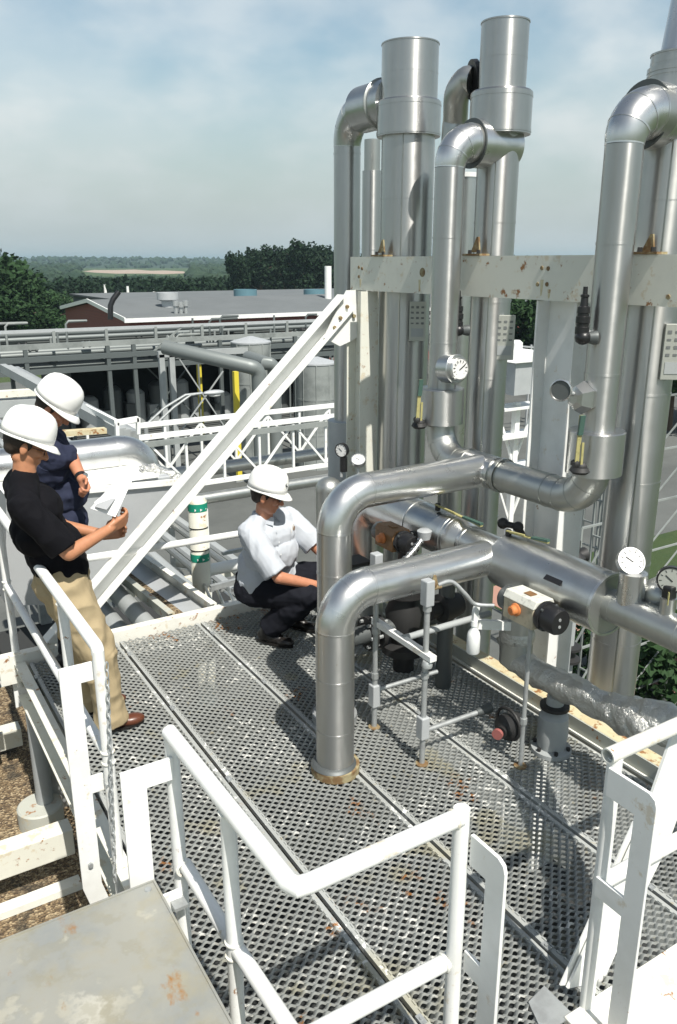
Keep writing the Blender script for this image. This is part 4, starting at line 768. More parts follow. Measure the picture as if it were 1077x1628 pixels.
# small lower valves
t=thing('red_hand_valve','small dark valve with a dull red hub beside the tall thin rod','valve',(2.88,2.85,.2))
M().lathe((2.86,2.86,.14),(-1,-.3,0),[(-.1,.05),(-.02,.075),(.02,.075),(.05,.03),(.08,.035)],20).build('valve_body',BLKRUB,t); M().lathe((2.77,2.84,.14),(-1,-.5,0),[(0,.03),(.02,.03)],16).build('hub',mat('dull_red',(.30,.10,.09),.6),t)
P=[V((2.86,2.86,.14))+V((0,.09*math.cos(a),.09*math.sin(a)+.02)) for a in [2*pi*k/20 for k in range(21)]]; M().tube(P,.009,8,False).build('hand_wheel',BLKRUB,t)
t=thing('strainer_body','squat grey green valve body standing on the grating under the foil pipe','valve',(3.08,2.72,.1)); M().lathe((3.06,2.72,.0),(0,0,1),[(0,.11),(.025,.11),(.03,.075),(.12,.085),(.22,.08),(.25,.05),(.34,.045)],28).build('body',GREYP,t); M().lathe((3.06,2.72,.0),(0,0,1),[(.27,.08),(.29,.08),(.295,.04)],20).build('bonnet_flange',BLKRUB,t)
for k in range(6): a=k*pi/3; M().lathe((3.06+.093*math.cos(a),2.72+.093*math.sin(a),.025),(0,0,1),[(0,.010),(.02,.012)],6).build('bolt',BLKRUB,t)
t=thing('lower_valve','black valve standing below the header behind the spray bottle','valve',(2.95,3.5,.3)); M().lathe((3.0,3.6,.55),(-1,0,0),[(-.1,.07),(0,.09),(.05,.09),(.06,.05),(.14,.06)],20).build('valve_body',BLKRUB,t); M().tube([(3.0,3.6,.0),(3.0,3.6,.9)],.05,18).build('stem',DGREY,t)
t=thing('control_valve','black control valve body standing under the brown actuator','valve',(2.9,3.9,0)); x,y=2.92,3.92
M().lathe((x,y,.0),(0,0,1),[(0,.07),(.12,.07),(.14,.15),(.19,.15),(.21,.09),(.30,.12),(.42,.13),(.52,.09),(.55,.15),(.60,.15),(.62,.06),(.9,.05)],26).build('valve_body',BLKRUB,t)
M().tube([(x-.45,y,.33),(x+.25,y,.33)],.06,20).build('inlet_pipe',DGREY,t)
for dx in(-.20,-.27): M().lathe((x+dx,y,.33),(-1,0,0),[(0,.11),(.03,.11)],20).build('flange',BLKRUB,t)
for k in range(6): a=k*pi/3; M().lathe((x-.17,y+.085*math.cos(a),.33+.085*math.sin(a)),(-1,0,0),[(0,.012),(.15,.012)],6).build('stud',GALV,t)
t=thing('junction_box','dark grey electrical box under the front riser\'s bend','junction box',(2.55,3.9,.75)); M().box((2.46,3.95,.62),(2.66,4.08,.80)).build('box',DGREY,t,False,bevel=.008); M().box((2.45,3.94,.79),(2.67,4.09,.81)).build('lid',BLKRUB,t,False,bevel=.004); M().tube([(2.56,4.02,.62),(2.56,4.02,0)],.02,10).build('stand_pipe',DGREY,t)
# ---- actuators
def actuator(label,c,ln,w_,h_,boxm,topm,knob,flip=1):
    x,y,z=c; t=thing('valve_actuator',label,'actuator',c,'motor actuators on the header')
    M().box((x-w_/2,y-ln/2,z-h_/2),(x+w_/2,y+ln/2,z+h_/2*.55)).build('housing',boxm,t,False,bevel=.006)
    M().prism([(x-w_/2-.004,y-ln/2-.004,z+h_/2*.55),(x+w_/2+.004,y-ln/2-.004,z+h_/2*.55),(x+w_/2-.01,y-ln/2-.004,z+h_/2),(x-w_/2+.018,y-ln/2-.004,z+h_/2*1.05)],(0,ln+.008,0)).build('cover',topm,t,False,bevel=.004)
    M().lathe((x,y-ln/2-.003,z),(0,-1,0),[(0,h_*.50),(.012,h_*.53),(.03,h_*.53),(.032,h_*.47),(.10,h_*.47),(.115,h_*.42),(.118,h_*.1)],32).build('end_cap',BLACK,t)
    M().lathe((x,y+ln/2+.003,z),(0,1,0),[(0,h_*.47),(.05,h_*.45),(.065,h_*.36)],28).build('rear_cap',DGREY,t)
    M().lathe((x-w_/2-.001,y+ln*.05,z+.0),(-1,0,0),[(0,.034),(.008,.034),(.014,.026),(.035,.024),(.04,.018)],24).build('knob',knob,t)
    M().obox((x-.0,y-ln*.05,z+h_/2+.006),(.045,.05,.003)).build('cover_label',BROWN,t,False)
    for dz in (.018,-.018): M().lathe((x-.01,y-ln/2-.12,z+dz),(0,-1,0),[(0,.009),(.003,.008)],12).build('cap_screw',GALV,t)
    for dx in(-.05,.05):
        for dz in(-.05,.05): M().lathe((x+dx,y-ln/2-.034,z+dz),(0,-1,0),[(0,.008),(.01,.007)],6).build('bolt',DGREY,t)
    M().tube([(x+w_/2,y,z-.02),(XH-.09,y,z-.02)],.03,16).build('drive_shaft',BLKRUB,t)
    return t
actuator('white topped tan actuator with an orange knob and black end cap',(2.80,2.72,.925),.21,.14,.145,TAN,CREAM,ORNG)
actuator('brown actuator with a black end behind the front riser',(2.75,3.84,.985),.19,.13,.13,BROWN,BROWN,ORNG)
t=thing('flexible_conduit','silver flexible conduit curling from the brown actuator','conduit',(2.65,3.7,.95)); 
P=smoothp([V((2.80,3.60,1.04)),V((2.72,3.58,.98)),V((2.62,3.56,.93)),V((2.5,3.53,.92)),V((2.42,3.5,.93))],6); M().tube(P,.017,12).build('hose',ALUD,t)
for i in range(0,len(P)-1,2): M().lathe(P[i],P[i+1]-P[i],[(0,.023),(.01,.023)],12).build('coupling',ALUB,t)
M().lathe((2.81,3.60,1.03),(0,0,1),[(0,.035),(.05,.045),(.06,.03)],16).build('junction_cap',LGREY,t)
# ---- lever handles
def lever(label,a,b,up=(0,0,1)):
    a=V(a);b=V(b); t=thing('lever_handle',label,'valve lever',a,'yellowed lever handles on the valves'); u=V(up)
    M().bar(a,b,.022,.006,up).build('lever_bar',YEL,t,False); d=(b-a)
    sd_=d.cross(u).normalized()
    M().bar(a+sd_*.02+u*.01,a.lerp(b,.45)+sd_*.016+u*.012,.012,.006,up).build('lock_plate',YEL,t,False)
    M().bar(a.lerp(b,.6)+u*.004,b+u*.012,.026,.012,up).build('grip',mat('grip_green',(.05,.10,.08),.5) if 'grip_green' not in bpy.data.materials else bpy.data.materials['grip_green'],t,False)
    M().lathe(a-u*.03,u,[(0,.018),(.04,.018),(.045,.01)],6).build('pivot_nut',BLKRUB,t); return t
lever('long yellowed lever lying on the far header cover',(3.0,3.72,zh+.175),(3.02,3.34,zh+.145))
lever('yellowed lever lying across the wide cover\'s start',(3.02,3.12,zh+.175),(3.06,2.86,zh+.18))
p=at('y',yB,917,745); lever('upright yellowed lever beside the right riser\'s jacket box',at('y',yB-.1,917,738),at('y',yB-.1,925,660),(-.3,-1,0)); lever('upright yellowed lever beside the left thin riser\'s jacket box',at('y',yA-.08,664,668),at('y',yA-.08,669,603),(-.3,-1,0))
for (px,py,y,r_,lab) in ((923,742,yB-.03,.055,'black valve stem hub at the right riser\'s jacket box'),(667,672,yA-.02,.05,'black valve stem hub at the left thin riser\'s jacket box'),(800,832,3.5,.036,'pair of black knobs behind the header cover')):
    p=at('y',y,px,py); m=M(); m.ball(p,r_*.75,2,(1,1,.8)); m.lathe(p,(0,0,-1),[(0,r_*.8),(.02,r_),(.035,r_*.7)],16); 
    if 'pair' in lab: m=M().ball(p,r_,2).ball(p+V((.03,-.10,.0)),r_*.95,2); m.tube([p,p+V((.03,-.1,0)),p+V((.1,-.1,-.1))],.02,10)
    tag(m.build('stem_hub',BLKRUB),lab,'valve hub')
# ---- gauges
def gauge(label,c,r,face,casem,facem=None,stem=None,tick=True):
    c=V(c); f=V(face).normalized(); t=thing('pressure_gauge',label,'gauge',c,'pressure and temperature gauges')
    M().lathe(c-f*.035,f,[(0,r*.85),(.01,r),(.035,r),(.042,r*1.0),(.042,r*.9),(.036,r*.88)],32).build('case',casem,t)
    M().lathe(c+f*.0015,f,[(0,r*.87),(.002,r*.87)],32).build('dial',facem or GLASS,t)
    a=V((0,0,1)); u=(a-f*a.dot(f)).normalized(); s_=f.cross(u); m=M()
    for k in range(9):
        an=R(-130+k*32.5); dd=u*math.cos(an)+s_*math.sin(an); m.bar(c+f*.0045+dd*r*.62,c+f*.0045+dd*r*.8,r*.05,.001,f)
    m.bar(c+f*.0055-(u*.5+s_*.6)*r*.2,c+f*.0055+(u*.5+s_*.6)*r*.65,r*.07,.001,f); m.build('dial_marks',BLACK,t,False)
    if stem:
        M().tube([c-f*.02,V(stem)] if abs(f.z)<.5 else [c-f*.03,V(stem)],.011,10).build('stem',GALV,t)
    return t
gauge('silver rimmed gauge with pale face above the jacketed boss',(XH,2.32,1.255),.066,(-.35,-.75,.55),ALUB,stem=(XH,2.30,1.17))
g2=gauge('large black gauge with a yellow tag near the right border',(XH,2.10,1.235),.062,(-.75,-.6,.1),BLACK,NPLATE,stem=(XH,2.1,1.1))
M().obox((XH,2.10,1.16),(.05,.05,.10)).build('body',BLACK,g2,False,bevel=.01); M().obox((XH-.045,2.07,1.165),(.004,.014,.06),(0,0,R(-38))).build('side_tag',YEL,g2,False)
p=at('x',XH,543,716); gauge('black gauge behind the bend of the taller riser',p,.052,(-.9,-.45,0),BLACK,stem=p+V((0,0,-.2)))
M().tube([p+V((.02,0,-.05)),p+V((.02,0,-.16))],.028,12).build('body',BLACK,bpy.data.objects['pressure_gauge.002'])
p=at('x',XH,570,731); gauge('silver gauge with pale face lying above the taller riser\'s bend',p,.052,(-.35,-.5,.8),ALUB,stem=p+V((0,0,-.16)))
# gauge stubs on the thin risers
def stubg(label,y,px,py,face,r,rs,black=False):
    c=at('x',XJ-.02,px,py); f=V(face).normalized(); t=thing('dial_stub',label,'gauge',c,'dial gauges on insulated side stubs')
    M().lathe(c-f*.02,f,[(-.02,r*.6),(.0,r),(.10,r*1.02),(.105,r*.95)],32).build('stub_jacket',ALU,t)
    M().lathe(c+f*.085,f,[(0,rs),(.025,rs),(.03,rs*.92),(.026,rs*.9)],30).build('case',ALUB,t); M().lathe(c+f*.111,f,[(0,rs*.87),(.0015,rs*.87)],30).build('dial',GLASS,t)
    u=V((0,0,1)); s_=f.cross(u).normalized(); mk=M()
    for k in range(11):
        an=R(-135+k*27); dd=u*math.cos(an)+s_*math.sin(an); mk.bar(c+f*.1145+dd*rs*.58,c+f*.1145+dd*rs*.80,rs*.06,.001,f)
    mk.bar(c+f*.1155-(u*.2-s_*.3)*rs*.4,c+f*.1155+(u*.5-s_*.75)*rs*.7,rs*.08,.001,f); mk.build('dial_marks',BLACK,t,False)
    return t
stubg('round dial on an insulated stub halfway up the left thin riser',yA,713,586,(.02,-1,.08),.088,.070)
t=thing('dial_stub','round dial seen edge on at the right riser, beside a faceted silver cover','gauge',at('x',XJ,925,630),'dial gauges on insulated side stubs')
c=at('y',yB+.02,930,632); M().lathe(c+V((.03,0,0)),(-1,.1,0),[(0,.07),(.04,.085),(.09,.06),(.10,.03)],6).build('faceted_cover',ALU,t,False); c2=at('y',yB+.05,893,620)
M().lathe(c2,(-.9,-.5,0),[(-.02,.03),(0,.055),(.02,.055),(.022,.05),(.012,.045)],26).build('case',ALUB,t); M().lathe(c2,(-.9,-.5,0),[(.013,.046),(.015,.046)],26).build('dial',DGREY,t); M().tube([c2,c],.012,10).build('stem',GALV,t)
# black vent regulators
for px,py,y,lab in ((728,512,yA-.02,'black finned regulator beside the left thin riser'),(926,520,yB+.03,'black finned regulator beside the right riser')):
    c=at('y',y,px,py); t=thing('air_regulator',lab,'regulator',c,'black finned regulators'); prof=[(-.045,.022),(-.03,.034),(.0,.034),(.003,.030),(.018,.030),(.021,.034),(.05,.034),(.053,.028),(.065,.028),(.068,.031),(.095,.030),(.10,.020),(.14,.017),(.143,.021),(.152,.021)]
    M().lathe(c,(0,0,1),prof+[(.155,.012),(.19,.011)],18).build('finned_body',BLACK,t); M().ball(c+V((.0,-.01,-.05)),.040,2,(1,1,.9)).build('bowl',BLACK,t); M().lathe(c+V((0,0,-.05)),(.8,-.6,0),[(0,.02),(.06,.034),(.075,.034),(.08,.02)],16).build('side_cap',DGREY,t)
    M().tube([c+V((.0,0,-.03)),V((XJ,y,c.z-.03))],.014,10).build('nipple',GALV,t)
# name plates
def nplate(px,py,x,y,lab):
    c=at('y',y,px,py); t=thing('name_plate',lab,'sign',c,'data plates strapped to the stacks'); d=V((.80,-.6,0)).normalized(); n_=V((-.6,-.8,0)).normalized()
    w_,h_=.12,.28; P=[c-d*w_/2-V((0,0,h_/2)),c+d*w_/2-V((0,0,h_/2)),c+d*w_/2+V((0,0,h_/2)),c-d*w_/2+V((0,0,h_/2))]
    M().prism(P,n_*-.02).build('plate',NPLATE,t,False,bevel=.002); m=M(); rg=random.Random(int(px))
    for r_ in range(4):
        for k in range(3):
            q=c+n_*.002+d*(-.038+k*.037)+V((0,0,.10-r_*.038)); m.bar(q-d*.010,q+d*.010,.001,.018*rg.uniform(.5,1),(0,0,1))
    m.build('stamped_marks',NMARK,t,False); M().prism([c+n_*.001-d*.045-V((0,0,.11)),c+n_*.001+d*.045-V((0,0,.11)),c+n_*.001+d*.045-V((0,0,.05)),c+n_*.001-d*.045-V((0,0,.05))],n_*.002).build('lower_panel',GREYP,t,False)
nplate(803,537,0,3.93,'data plate with rows of marks strapped to the second stack'); nplate(664,511,0,4.86,'shaded data plate strapped to the thick stack'); nplate(1074,560,0,2.66,'data plate at the photo\'s right border on the right stack')
# ---- conduit stands
def rod(m,x,y,z0,z1,r=.0155): m.tube([(x,y,z0),(x,y,z1)],r,12)
def stand(label,x,y,z1,boxes,coup,r=.0155):
    t=thing('conduit_stand',label,'conduit',(x,y,0),'thin conduit uprights on the grating'); m=M(); rod(m,x,y,0,z1,r); m.build('upright',GALV,t)
    M().lathe((x,y,0),(0,0,1),[(0,.035),(.006,.035),(.01,.018)],18).build('base_flange',RUSTM,t)
    for z,h in boxes: M().box((x-.026,y-.026,z),(x+.026,y+.03,z+h)).build('outlet_box',LGREY,t,False,bevel=.006); 
    for z in coup: M().lathe((x,y,z),(0,0,1),[(0,r+.007),(.035,r+.007)],8).build('coupling',GALV,t)
    return t
s1=stand('front conduit upright with pale boxes at top and foot',2.372,2.995,.95,[(.16,.13),(.93,.14)],[.52,.90])
s2=stand('rear conduit upright with pale boxes behind the front riser bend',2.355,3.43,.98,[(.14,.14),(.98,.10)],[.32,.6])
s3=stand('tall thin dark rod standing right, below the actuator',2.81,2.70,.86,[],[.26],.012)
M().bar((2.372,3.47,.66),(2.372,2.93,.655),.042,.03).build('strut_channel',WHITE,s1,False); M().lathe((2.36,2.965,.60),(0,0,1),[(0,.028),(.02,.03),(.035,.022)],12).build('clamp',GALV,s1)
M().tube([(2.39,2.995,.20),(2.70,2.99,.20),(2.86,2.985,.20)],.014,12).build('branch_conduit',GALV,s1); M().lathe((2.74,2.99,.20),(1,0,0),[(0,.02),(.08,.03),(.10,.03)],12).build('reducer',DGREY,s1)
M().tube([(2.38,3.43,.24),(2.80,3.42,.24)],.013,12).build('branch_conduit',GALV,s2)
M().tube([(2.372,3.2,.66),(2.99,3.2,.66)],.019,12).build('cross_conduit',GREYP,s1)
t=thing('rusty_fitting','small rusty fitting on top of the front conduit box','fitting',(2.40,3.0,1.06)); M().lathe((2.405,2.985,1.03),(0,0,1),[(0,.012),(.02,.018),(.04,.012),(.06,.008)],8).build('plug',RUSTM,t); M().lathe((2.40,2.99,1.02),(1,0,0),[(0,.012),(.05,.012)],8).build('elbow_body',RUSTM,t)
P=smoothp([V((2.43,2.99,1.03)),V((2.52,2.99,1.03)),V((2.60,2.97,.95)),V((2.66,2.96,.885)),V((2.74,2.9,.88))],6); t=tag(M().tube(P,.011,10).build('sealed_conduit',GALV),'thin flexible conduit from the front upright to the tan actuator','conduit')
# spray bottle hanging on a strut
sb=thing('spray_bottle','white spray bottle with a pale nozzle hanging under the tan actuator','spray bottle',(2.68,3.0,.55)); x,y=2.685,2.985
M().lathe((x,y,.585),(0,0,1),[(0,.03),(.008,.036),(.10,.036),(.125,.030),(.145,.016),(.16,.014)],24).build('bottle',WPLAS,sb); M().lathe((x,y,.745),(0,0,1),[(0,.019),(.03,.018)],16).build('collar',WPLAS,sb)
M().prism([(x-.014,y-.01,.775),(x+.028,y-.01,.775),(x+.018,y-.01,.80),(x+.030,y-.01,.865),(x-.0,y-.01,.872),(x-.014,y-.01,.83)],(0,.02,0)).build('trigger_head',WPLAS,sb,False,bevel=.002); M().lathe((x+.03,y,.85),(.9,0,.2),[(0,.008),(.02,.008)],10).build('nozzle',GREEN,sb)
t=M().bar((2.72,3.0,.74),(3.0,3.0,.66),.03,.05).build('support_angle',WHITE,smooth=False); tag(t,'short white angle bar behind the spray bottle','bracket')
# ---- things beyond the far edge of the platform
du=thing('grey_hopper','big pale grey sheet metal hopper behind the near men','hopper',(1.6,6.2,.3))
yd=5.95
def D(px,py,y=yd): return at('y',y,px,py)
e1=D(296,768); e2=D(140,962); e0=D(10,790); e3=D(10,962)
M().prism([e0,e1,e2,e3],(0,.9,0)).build('hopper_body',LGREY,du,False); 
tl_=D(10,755); tr2=D(296,760)
M().bar((e0.x,yd-.015,e0.z+.0),(e1.x+.02,yd-.015,e1.z+.02),.03,.045).build('top_flange',WHITE,du,False)
M().box((e0.x,yd+.02,e1.z+.03),(e1.x-.12,yd+.42,e1.z+.075)).build('top_housing',LGREY,du,False,bevel=.01)
M().box((e0.x,yd+.0,e1.z+.078),(e1.x-.22,yd+.44,e1.z+.092)).build('top_flashing',WHITE,du,False)
M().bar(e1+V((.02,-.01,-.01)),e2+V((.02,-.01,0)),.02,.03,(0,1,0)).build('edge_angle',DGREY,du,False)
t=thing('exhaust_duct','fat bright aluminium duct bending down onto the hopper','duct',(1.8,6.3,1.1)); yd2=6.50
a=D(70,716,yd2); b=D(212,717,yd2); zt_=b.z
P=[V((a.x-.5,yd2,zt_)),V((b.x-.12,yd2,zt_))]+arc(V((b.x+.08,yd2,zt_)),V((-.2,0,0)),V((0,0,-.2)),8)[1:]+[V((b.x+.08,yd2,zt_-.5))]
M().tube(P,.140,32).build('duct_jacket',ALUB,t); b_=M(); band(b_,(b.x-.15,yd2,zt_),(1,0,0),.140,.02,.003); b_.build('seam_band',ALUB,t)
m=M(); crumple(m,[D(225,752,6.15),D(250,750,6.12),D(275,765,6.08),D(296,775,6.0)],.062,26,.03,7); tag(m.build('foil_lump',FOIL,ang=25),'lumpy foil wrapped elbow on the hopper\'s top right corner','insulation')
t=thing('banded_post','pale vertical pipe with two green bands behind the brace','pipe',(2.5,6.4,-1)); yb_=6.4; c=at('y',yb_,314,800)
M().lathe((c.x,yb_,-6),(0,0,1),[(0,.083),(6+c.z+.02,.083),(6+c.z+.05,.06)],28).build('post_jacket',WBEAM,t)
for py in (809,890): q=at('y',yb_-.08,314,py); M().lathe((c.x,yb_,q.z-.035),(0,0,1),[(0,.0835),(0,.0855),(.07,.0855),(.07,.0835)],28,True).build('green_band',GREEN,t)
for py in (812,892):
    q=at('y',yb_-.087,314,py); m=M()
    for dx in(-.045,0,.045): m.prism([(c.x+dx-.012,yb_-.0865+abs(dx)*.35,q.z-.012),(c.x+dx+.010,yb_-.0865+abs(dx)*.35,q.z),(c.x+dx-.012,yb_-.0865+abs(dx)*.35,q.z+.012)],(0,-.002,0))
    m.build('arrow_marks',WPLAS,t,False)
for py in (838,873): q=at('y',yb_,314,py); M().lathe((c.x,yb_,q.z),(0,0,1),[(0,.084),(0,.087),(.008,.087),(.008,.084)],28,True).build('strap',BLACK,t)
M().tube([(c.x+.07,yb_-.05,-1.5),(c.x+.07,yb_-.05,c.z-.05)],.006,8).build('tracer_wire',WPLAS,t)
do=thing('round_cover','dull grey domed jacket under the two gauges behind the bend','insulated pipe',(3.0,4.9,.8)); p=at('y',4.95,523,778); M().ball(p,.10,3,(1,1,.95)).build('domed_jacket',ALUD,do); M().lathe((p.x,p.y,p.z-.9),(0,0,1),[(0,.09),(.9,.098)],30).build('lower_jacket',ALUD,do)
t=thing('cable_tray','rusty edged white tray running away from the platform edge','cable tray',(2.3,6,.0)); a=V((2.22,5.42,.06)); b=V((2.10,7.9,.0))
for dx,mt_ in ((0,WHITER),(-.34,TRAY)): M().bar(a+V((dx,0,-.04)),b+V((dx,0,-.04)),.02,.11).build('side_rail',mt_,t,False); M().bar(a+V((dx-.02,0,-.0+.016)),b+V((dx-.02,0,.016)),.05,.008).build('lip',mt_,t,False)
M().prism([a+V((-.33,0,-.09)),a+V((-.02,0,-.09)),b+V((-.02,0,-.09)),b+V((-.33,0,-.09))],(0,0,.01)).build('tray_floor',LGREY,t,False)
M().prism([a+V((-.31,.05,-.078)),a+V((-.20,.05,-.078)),b+V((-.22,0,-.078)),b+V((-.31,0,-.078))],(0,0,.004)).build('dirt_streak',GRAV,t,False)
for k,(x,z,r_) in enumerate([(1.75,-.10,.075),(1.60,-.25,.1),(1.42,-.28,.09)]): pipe_thing('grey_pipe',['fat grey pipe just left of the rusty tray','second fat grey pipe left of the rusty tray','third fat grey pipe nearest the brace\'s foot'][k],[(x,5.5,z),(x,7.6,z-.02),(x-.1,9,z-.4)],r_,GREYP,group='fat grey pipes under the brace')
pipe_thing('white_pipe','short bright white pipe between the banded post and the crouching man',[at('y',6.5,325,908),at('y',6.5,400,893)],.055,WPLAS)
ux=thing('unistrut_rack','galvanised strut rack with small pipes left of the crouching man','rack',(2.8,5.9,-.2))
for q in ((335,935,410,915),(335,968,412,948)): M().bar(at('y',5.9,q[0],q[1]),at('y',5.9,q[2],q[3]),.04,.045).build('strut',GALV,ux,False)
for px in (345,362,380,398): M().tube([at('y',5.6,px,975),at('y',6.4,px-22,925)],.014,8).build('small_pipe',ALU,ux); M().lathe(at('y',5.9,px-8,940),(0,0,1),[(0,.022),(.03,.022)],8).build('clamp',GALV,ux)
t=thing('rusty_flange','orange brown rusty flange beside the white rail end','flange',(2.8,6.6,.1)); p=at('y',6.6,400,866); M().lathe(p,(1,.2,0),[(-.06,.03),(-.02,.03),(-.02,.06),(.02,.06),(.02,.03),(.12,.03)],18).build('flange_body',RUSTM,t); M().bar(p+V((-.3,0,-.03)),p+V((.2,0,-.03)),.04,.03).build('pipe_support',GALV,t,False)
for k in range(4): M().lathe(p+V((-.022,.045*math.cos(k*pi/2+.7),.045*math.sin(k*pi/2+.7))),(-1,0,0),[(0,.008),(.012,.008)],6).build('bolt',RUSTM,t)
# ---------------------------------------------------------------- PEOPLE
def fleshmat(name,c): 
    m=mat(name,c,.5); t,b=pb(m); b.inputs['Subsurface Weight'].default_value=.08; b.inputs['Subsurface Radius'].default_value=(.02,.008,.004); b.inputs['Subsurface Scale'].default_value=.5
    blend(t,b,noisef(t,30,4,.6,.4,.75,co='W',o4=.4),tuple(q*.7 for q in c)); return m
SKIN=fleshmat('skin_tanned',(.44,.20,.105)); SKIN2=fleshmat('skin_reddish',(.48,.21,.12))
def cloth(name,c,v=.7):
    m=mat(name,c,.85,0,.2); t,b=pb(m); b.inputs['Specular IOR Level'].default_value=.12; blend(t,b,noisef(t,9,4,.6,.45,.75,co='W',o4=.5),tuple(q*v for q in c)); bump(t,b,noisef(t,160,2,co='W'),.1,.002); return m
BLKSHIRT=cloth('black_cotton',(.006,.006,.008)); NAVY=cloth('navy_cotton',(.025,.03,.055)); KHAKI=cloth('khaki_twill',(.40,.32,.195),.75); BLUES=cloth('pale_blue_oxford',(.47,.50,.54),.85); BLKTR=cloth('black_trousers',(.012,.013,.018))
HATM=mat('hard_hat_shell',(.84,.84,.81),.28); LEATH=mat('brown_leather',(.10,.032,.015),.35); LEATHB=mat('black_leather',(.015,.013,.012),.35); HAIRM=mat('dark_hair',(.025,.016,.010),.7); PAPER=mat('white_paper',(.82,.82,.80),.7); PHOTOM=mat('grey_print',(.35,.36,.37),.8); LENS=mat('dark_lens',(.01,.01,.012),.1)
def remesh(m,name,mt,parent,vox,fold=0,fs=14,smooth=4,stretch=(1,1,1)):
    o=m.build(name+'_tmp',None); r=o.modifiers.new('r','REMESH'); r.mode='VOXEL'; r.voxel_size=vox; s=o.modifiers.new('s','SMOOTH'); s.factor=.5; s.iterations=smooth
    dg=bpy.context.evaluated_depsgraph_get(); me=bpy.data.meshes.new_from_object(o.evaluated_get(dg)); old=o.data; bpy.data.objects.remove(o); bpy.data.meshes.remove(old)
    if fold:
        ns=[v.normal.copy() for v in me.vertices]
        for v,n in zip(me.vertices,ns):
            q=V((v.co.x*stretch[0],v.co.y*stretch[1],v.co.z*stretch[2]))*fs; w1=noise.noise(q+V((noise.noise(q*.6)*1.5,0,0))); f=1-abs(w1)*2.2
            v.co+=n*fold*(f*.7+.5*noise.noise(q*2.1))
    off=wloc(parent) if parent else V((0,0,0))
    for v in me.vertices: v.co-=off
    me.name=name; me.shade_smooth(); me.materials.clear(); me.materials.append(mt); ob=bpy.data.objects.new(name,me); C.objects.link(ob); ob.parent=parent; return ob
def hand(m,wr,d,palm,side,curl=.9,hold=None,L=.185):
    """hand at wrist wr pointing d, palm normal palm; side = thumb direction"""
    d=V(d).normalized(); pn=V(palm); pn=(pn-d*pn.dot(d)).normalized(); s=V(side); s=(s-d*s.dot(d)-pn*s.dot(pn)).normalized()
    for k in range(4):
        o=(k-1.5)*.019; m.cap(V(wr)+s*-o*.7,V(wr)+d*.085+s*-o,.0165,.0125)
    fl=[.068,.078,.072,.056]
    for k in range(4):   # index nearest thumb side
        o=(1.5-k)*.0195; p=V(wr)+d*.088+s*o; c=curl*(1+.1*k)
        for j,(ln,rr) in enumerate(((.42,.0092),(.32,.0083),(.26,.0075))):
            a=c*(j+.55)*.75; dd=d*math.cos(a)+pn*math.sin(a); q=p+dd*fl[k]*ln*1.15; m.cap(p,q,rr+.0006,rr,seg=10); p=q
    p=V(wr)+d*.025+s*.024+pn*.006
    for ln,rr,(a,b,c_) in ((.042,.0135,(.55,.75,.25)),(.032,.011,(.8,.35,.45)),(.026,.0095,(.85,.0,.5))):
        dd=(d*a+s*b+pn*c_).normalized(); q=p+dd*ln; m.cap(p,q,rr,rr*.92,seg=10); p=q
def headparts(c,fwd,up):
    f=V(fwd).normalized(); u=V(up); u=(u-f*u.dot(f)).normalized(); l=u.cross(f)   # l = person's left
    Rm=Matrix((l,f,u)).transposed()   # columns: x=left, y=forward, z=up
    return Rm
def head(m,c,fwd,up):
    Rm=headparts(c,fwd,up); P=lambda x,y,z: V(c)+Rm@V((x,y,z)); B=lambda x,y,z,sx,sy,sz,r=1: m.ball(P(x,y,z),1,3,(sx,sy,sz),Rm)
    B(0,-.012,.035,.076,.096,.088); B(0,.02,-.03,.062,.072,.085); B(0,.045,-.085,.036,.040,.034); B(0,.0,-.065,.054,.055,.045)
    B(0,.088,.018,.045,.018,.014)  # brow
    for s in(-1,1): B(s*.035,.068,-.022,.026,.024,.024); B(s*.078,-.005,-.015,.010,.020,.032); B(s*.031,.078,.004,.014,.012,.009)
    m.cap(P(0,.088,.008),P(0,.110,-.032),.010,.016); B(0,.095,-.036,.019,.013,.010)
    B(0,.083,-.060,.024,.012,.006); B(0,.081,-.070,.022,.012,.007)
    return Rm,P
